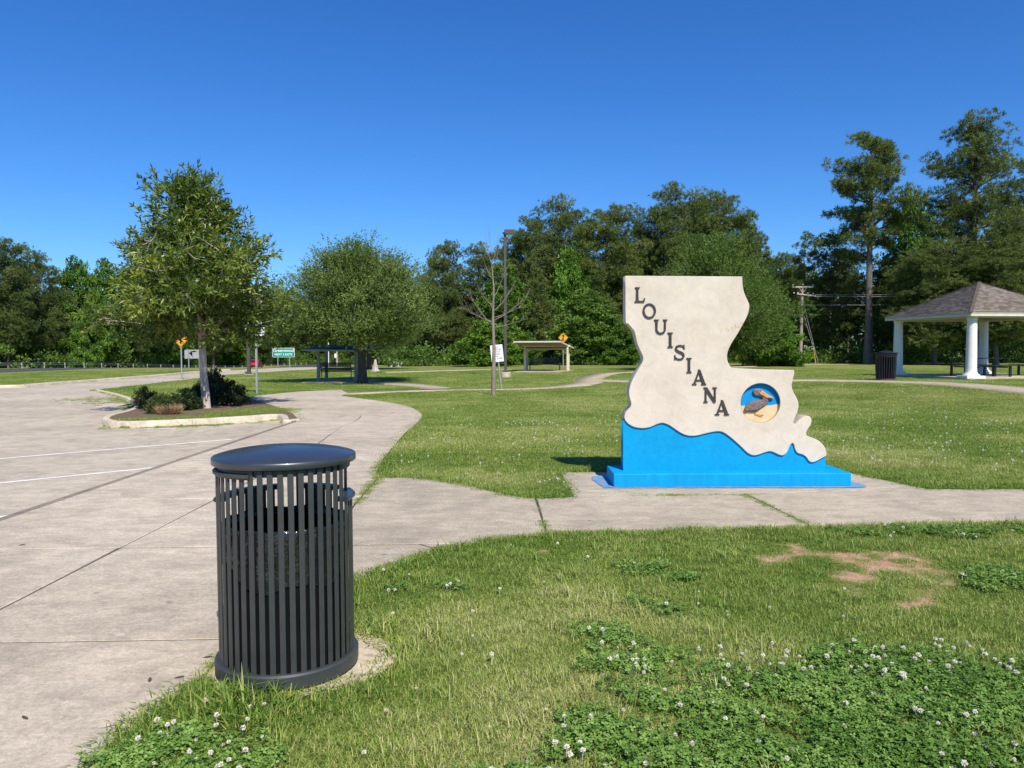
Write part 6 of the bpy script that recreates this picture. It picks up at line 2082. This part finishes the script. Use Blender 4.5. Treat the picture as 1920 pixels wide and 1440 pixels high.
# mid lawn
xs_, ys_, ts_, ss_ = [], [], [], []
for (n, y0, y1, half) in ((17500, 11.0, 18, 14.5), (22000, 18, 32, 25), (21000, 32, 60, 44)):
    x, y, t, e, sm = lawn_points(n, y0, y1, half)
    xs_.append(x); ys_.append(y); ts_.append(t); ss_.append((0.75 + 0.5 * sm) * np.clip(y / 26, 0.9, 1.25))
x = np.concatenate(xs_); y = np.concatenate(ys_); t = np.concatenate(ts_); s = np.concatenate(ss_)
scatter_object('far_lawn_grass', np.column_stack([x, y, terrain(x, y) - 0.012]), rg.uniform(0, 6.28, len(x)), s, np.clip(t + 0.02, 0, 1), rg.integers(0, 4, len(x)), far_src, 'mown lawn grass of the wider park')
# clover leaves
cl_src = [source('clover_clump', clump_clover(540 + k, 62, 0.09), M['clover']) for k in range(4)]
x, y = field(64000, 1.3, 13, 9)
k = rg.random(len(x)) < clover_amt(x, y) * np.clip(6.5 / y, 0.25, 1) * 0.72 
x, y = x[k], y[k]
scatter_object('clover_leaves', np.column_stack([x, y, terrain(x, y) - 0.004]), rg.uniform(0, 6.28, len(x)), rg.uniform(0.8, 1.25, len(x)), np.clip(fnoise(x, y, 3) + rg.normal(0, 0.12, len(x)), 0, 1), rg.integers(0, 4, len(x)), cl_src, 'dark green clover spreading in patches through the lawn')
# flowers
fl_src = [source('flower_head', clump_flower(560 + k), M['flower']) for k in range(3)]
fx, fy = [], []
for n, y0, y1, half, k1, k2 in ((7000, 1.6, 4.6, 3.6, 0.40, 0.012), (6000, 4.6, 8, 6, 0.26, 0.010), (12000, 8, 16, 12, 0.22, 0.014), (12000, 16, 34, 24, 0.18, 0.014)):
    x, y = field(n, y0, y1, half)
    am = np.maximum(patch_amt(CLOV, x, y, 1.4, 1.35) * np.where(fnoise(x + 3, y + 9, 4.0) > 0.46, 1, 0.15), patch_amt(FLOW, x, y, 1.2, 1.2, 3.0) * np.where(fnoise(x, y, 3.1) > 0.45, 1, 0.2))
    k = rg.random(len(x)) < np.maximum(am * k1, k2) * (1 - dirt_amt(x, y))
    fx.append(x[k]); fy.append(y[k])
x = np.concatenate(fx); y = np.concatenate(fy)
scatter_object('clover_flowers', np.column_stack([x, y, terrain(x, y) - 0.02 * np.clip(y / 12, 0.3, 1)]), rg.uniform(0, 6.28, len(x)), rg.uniform(0.7, 1.4, len(x)) * np.clip(y / 9, 1.0, 1.35), rg.random(len(x)) ** 0.7, rg.integers(0, 3, len(x)), fl_src, 'small white clover blossoms dotted through the lawn')
# weeds in pavement joints and at the kerb
wx, wy = [], []
def weeds_along(p, q, n, w):
    t_ = rg.random(n); p = np.array(p); q = np.array(q)
    pts_ = p + (q - p) * t_[:, None] + rg.normal(0, w, (n, 2))
    wx.extend(pts_[:, 0]); wy.extend(pts_[:, 1])
weeds_along(G(665, 945), G(712, 893), 90, 0.03)
weeds_along(G(1003, 940), G(1027, 1000), 16, 0.008)
weeds_along(G(1397, 928), G(1525, 988), 40, 0.012)
weeds_along(G(1190, 929), G(1440, 927), 30, 0.02)
weeds_along(G(330, 1330), G(415, 1228), 30, 0.015)
weeds_along(G(150, 745, -.05), G(225, 755, -.09), 160, 0.55)
weeds_along(G(420, 780), G(520, 768), 420, 0.42)
weeds_along(G(240, 790), G(420, 785), 260, 0.22)
x = np.array(wx); y = np.array(wy)
k = np.array([True] * len(x))
z = np.where(inpoly(LOT, x, y), lotz(x, y) + 0.004, np.where(inpoly(BED, x, y), 0.035, 0.0))
scatter_object('joint_weeds', np.column_stack([x, y, z]), rg.uniform(0, 6.28, len(x)), rg.uniform(0.35, 0.8, len(x)) * np.where(y > 12, 1.8, 1), rg.uniform(0.1, 0.5, len(x)), rg.integers(0, 5, len(x)), near_src, 'small green weeds growing in pavement joints and gutters')
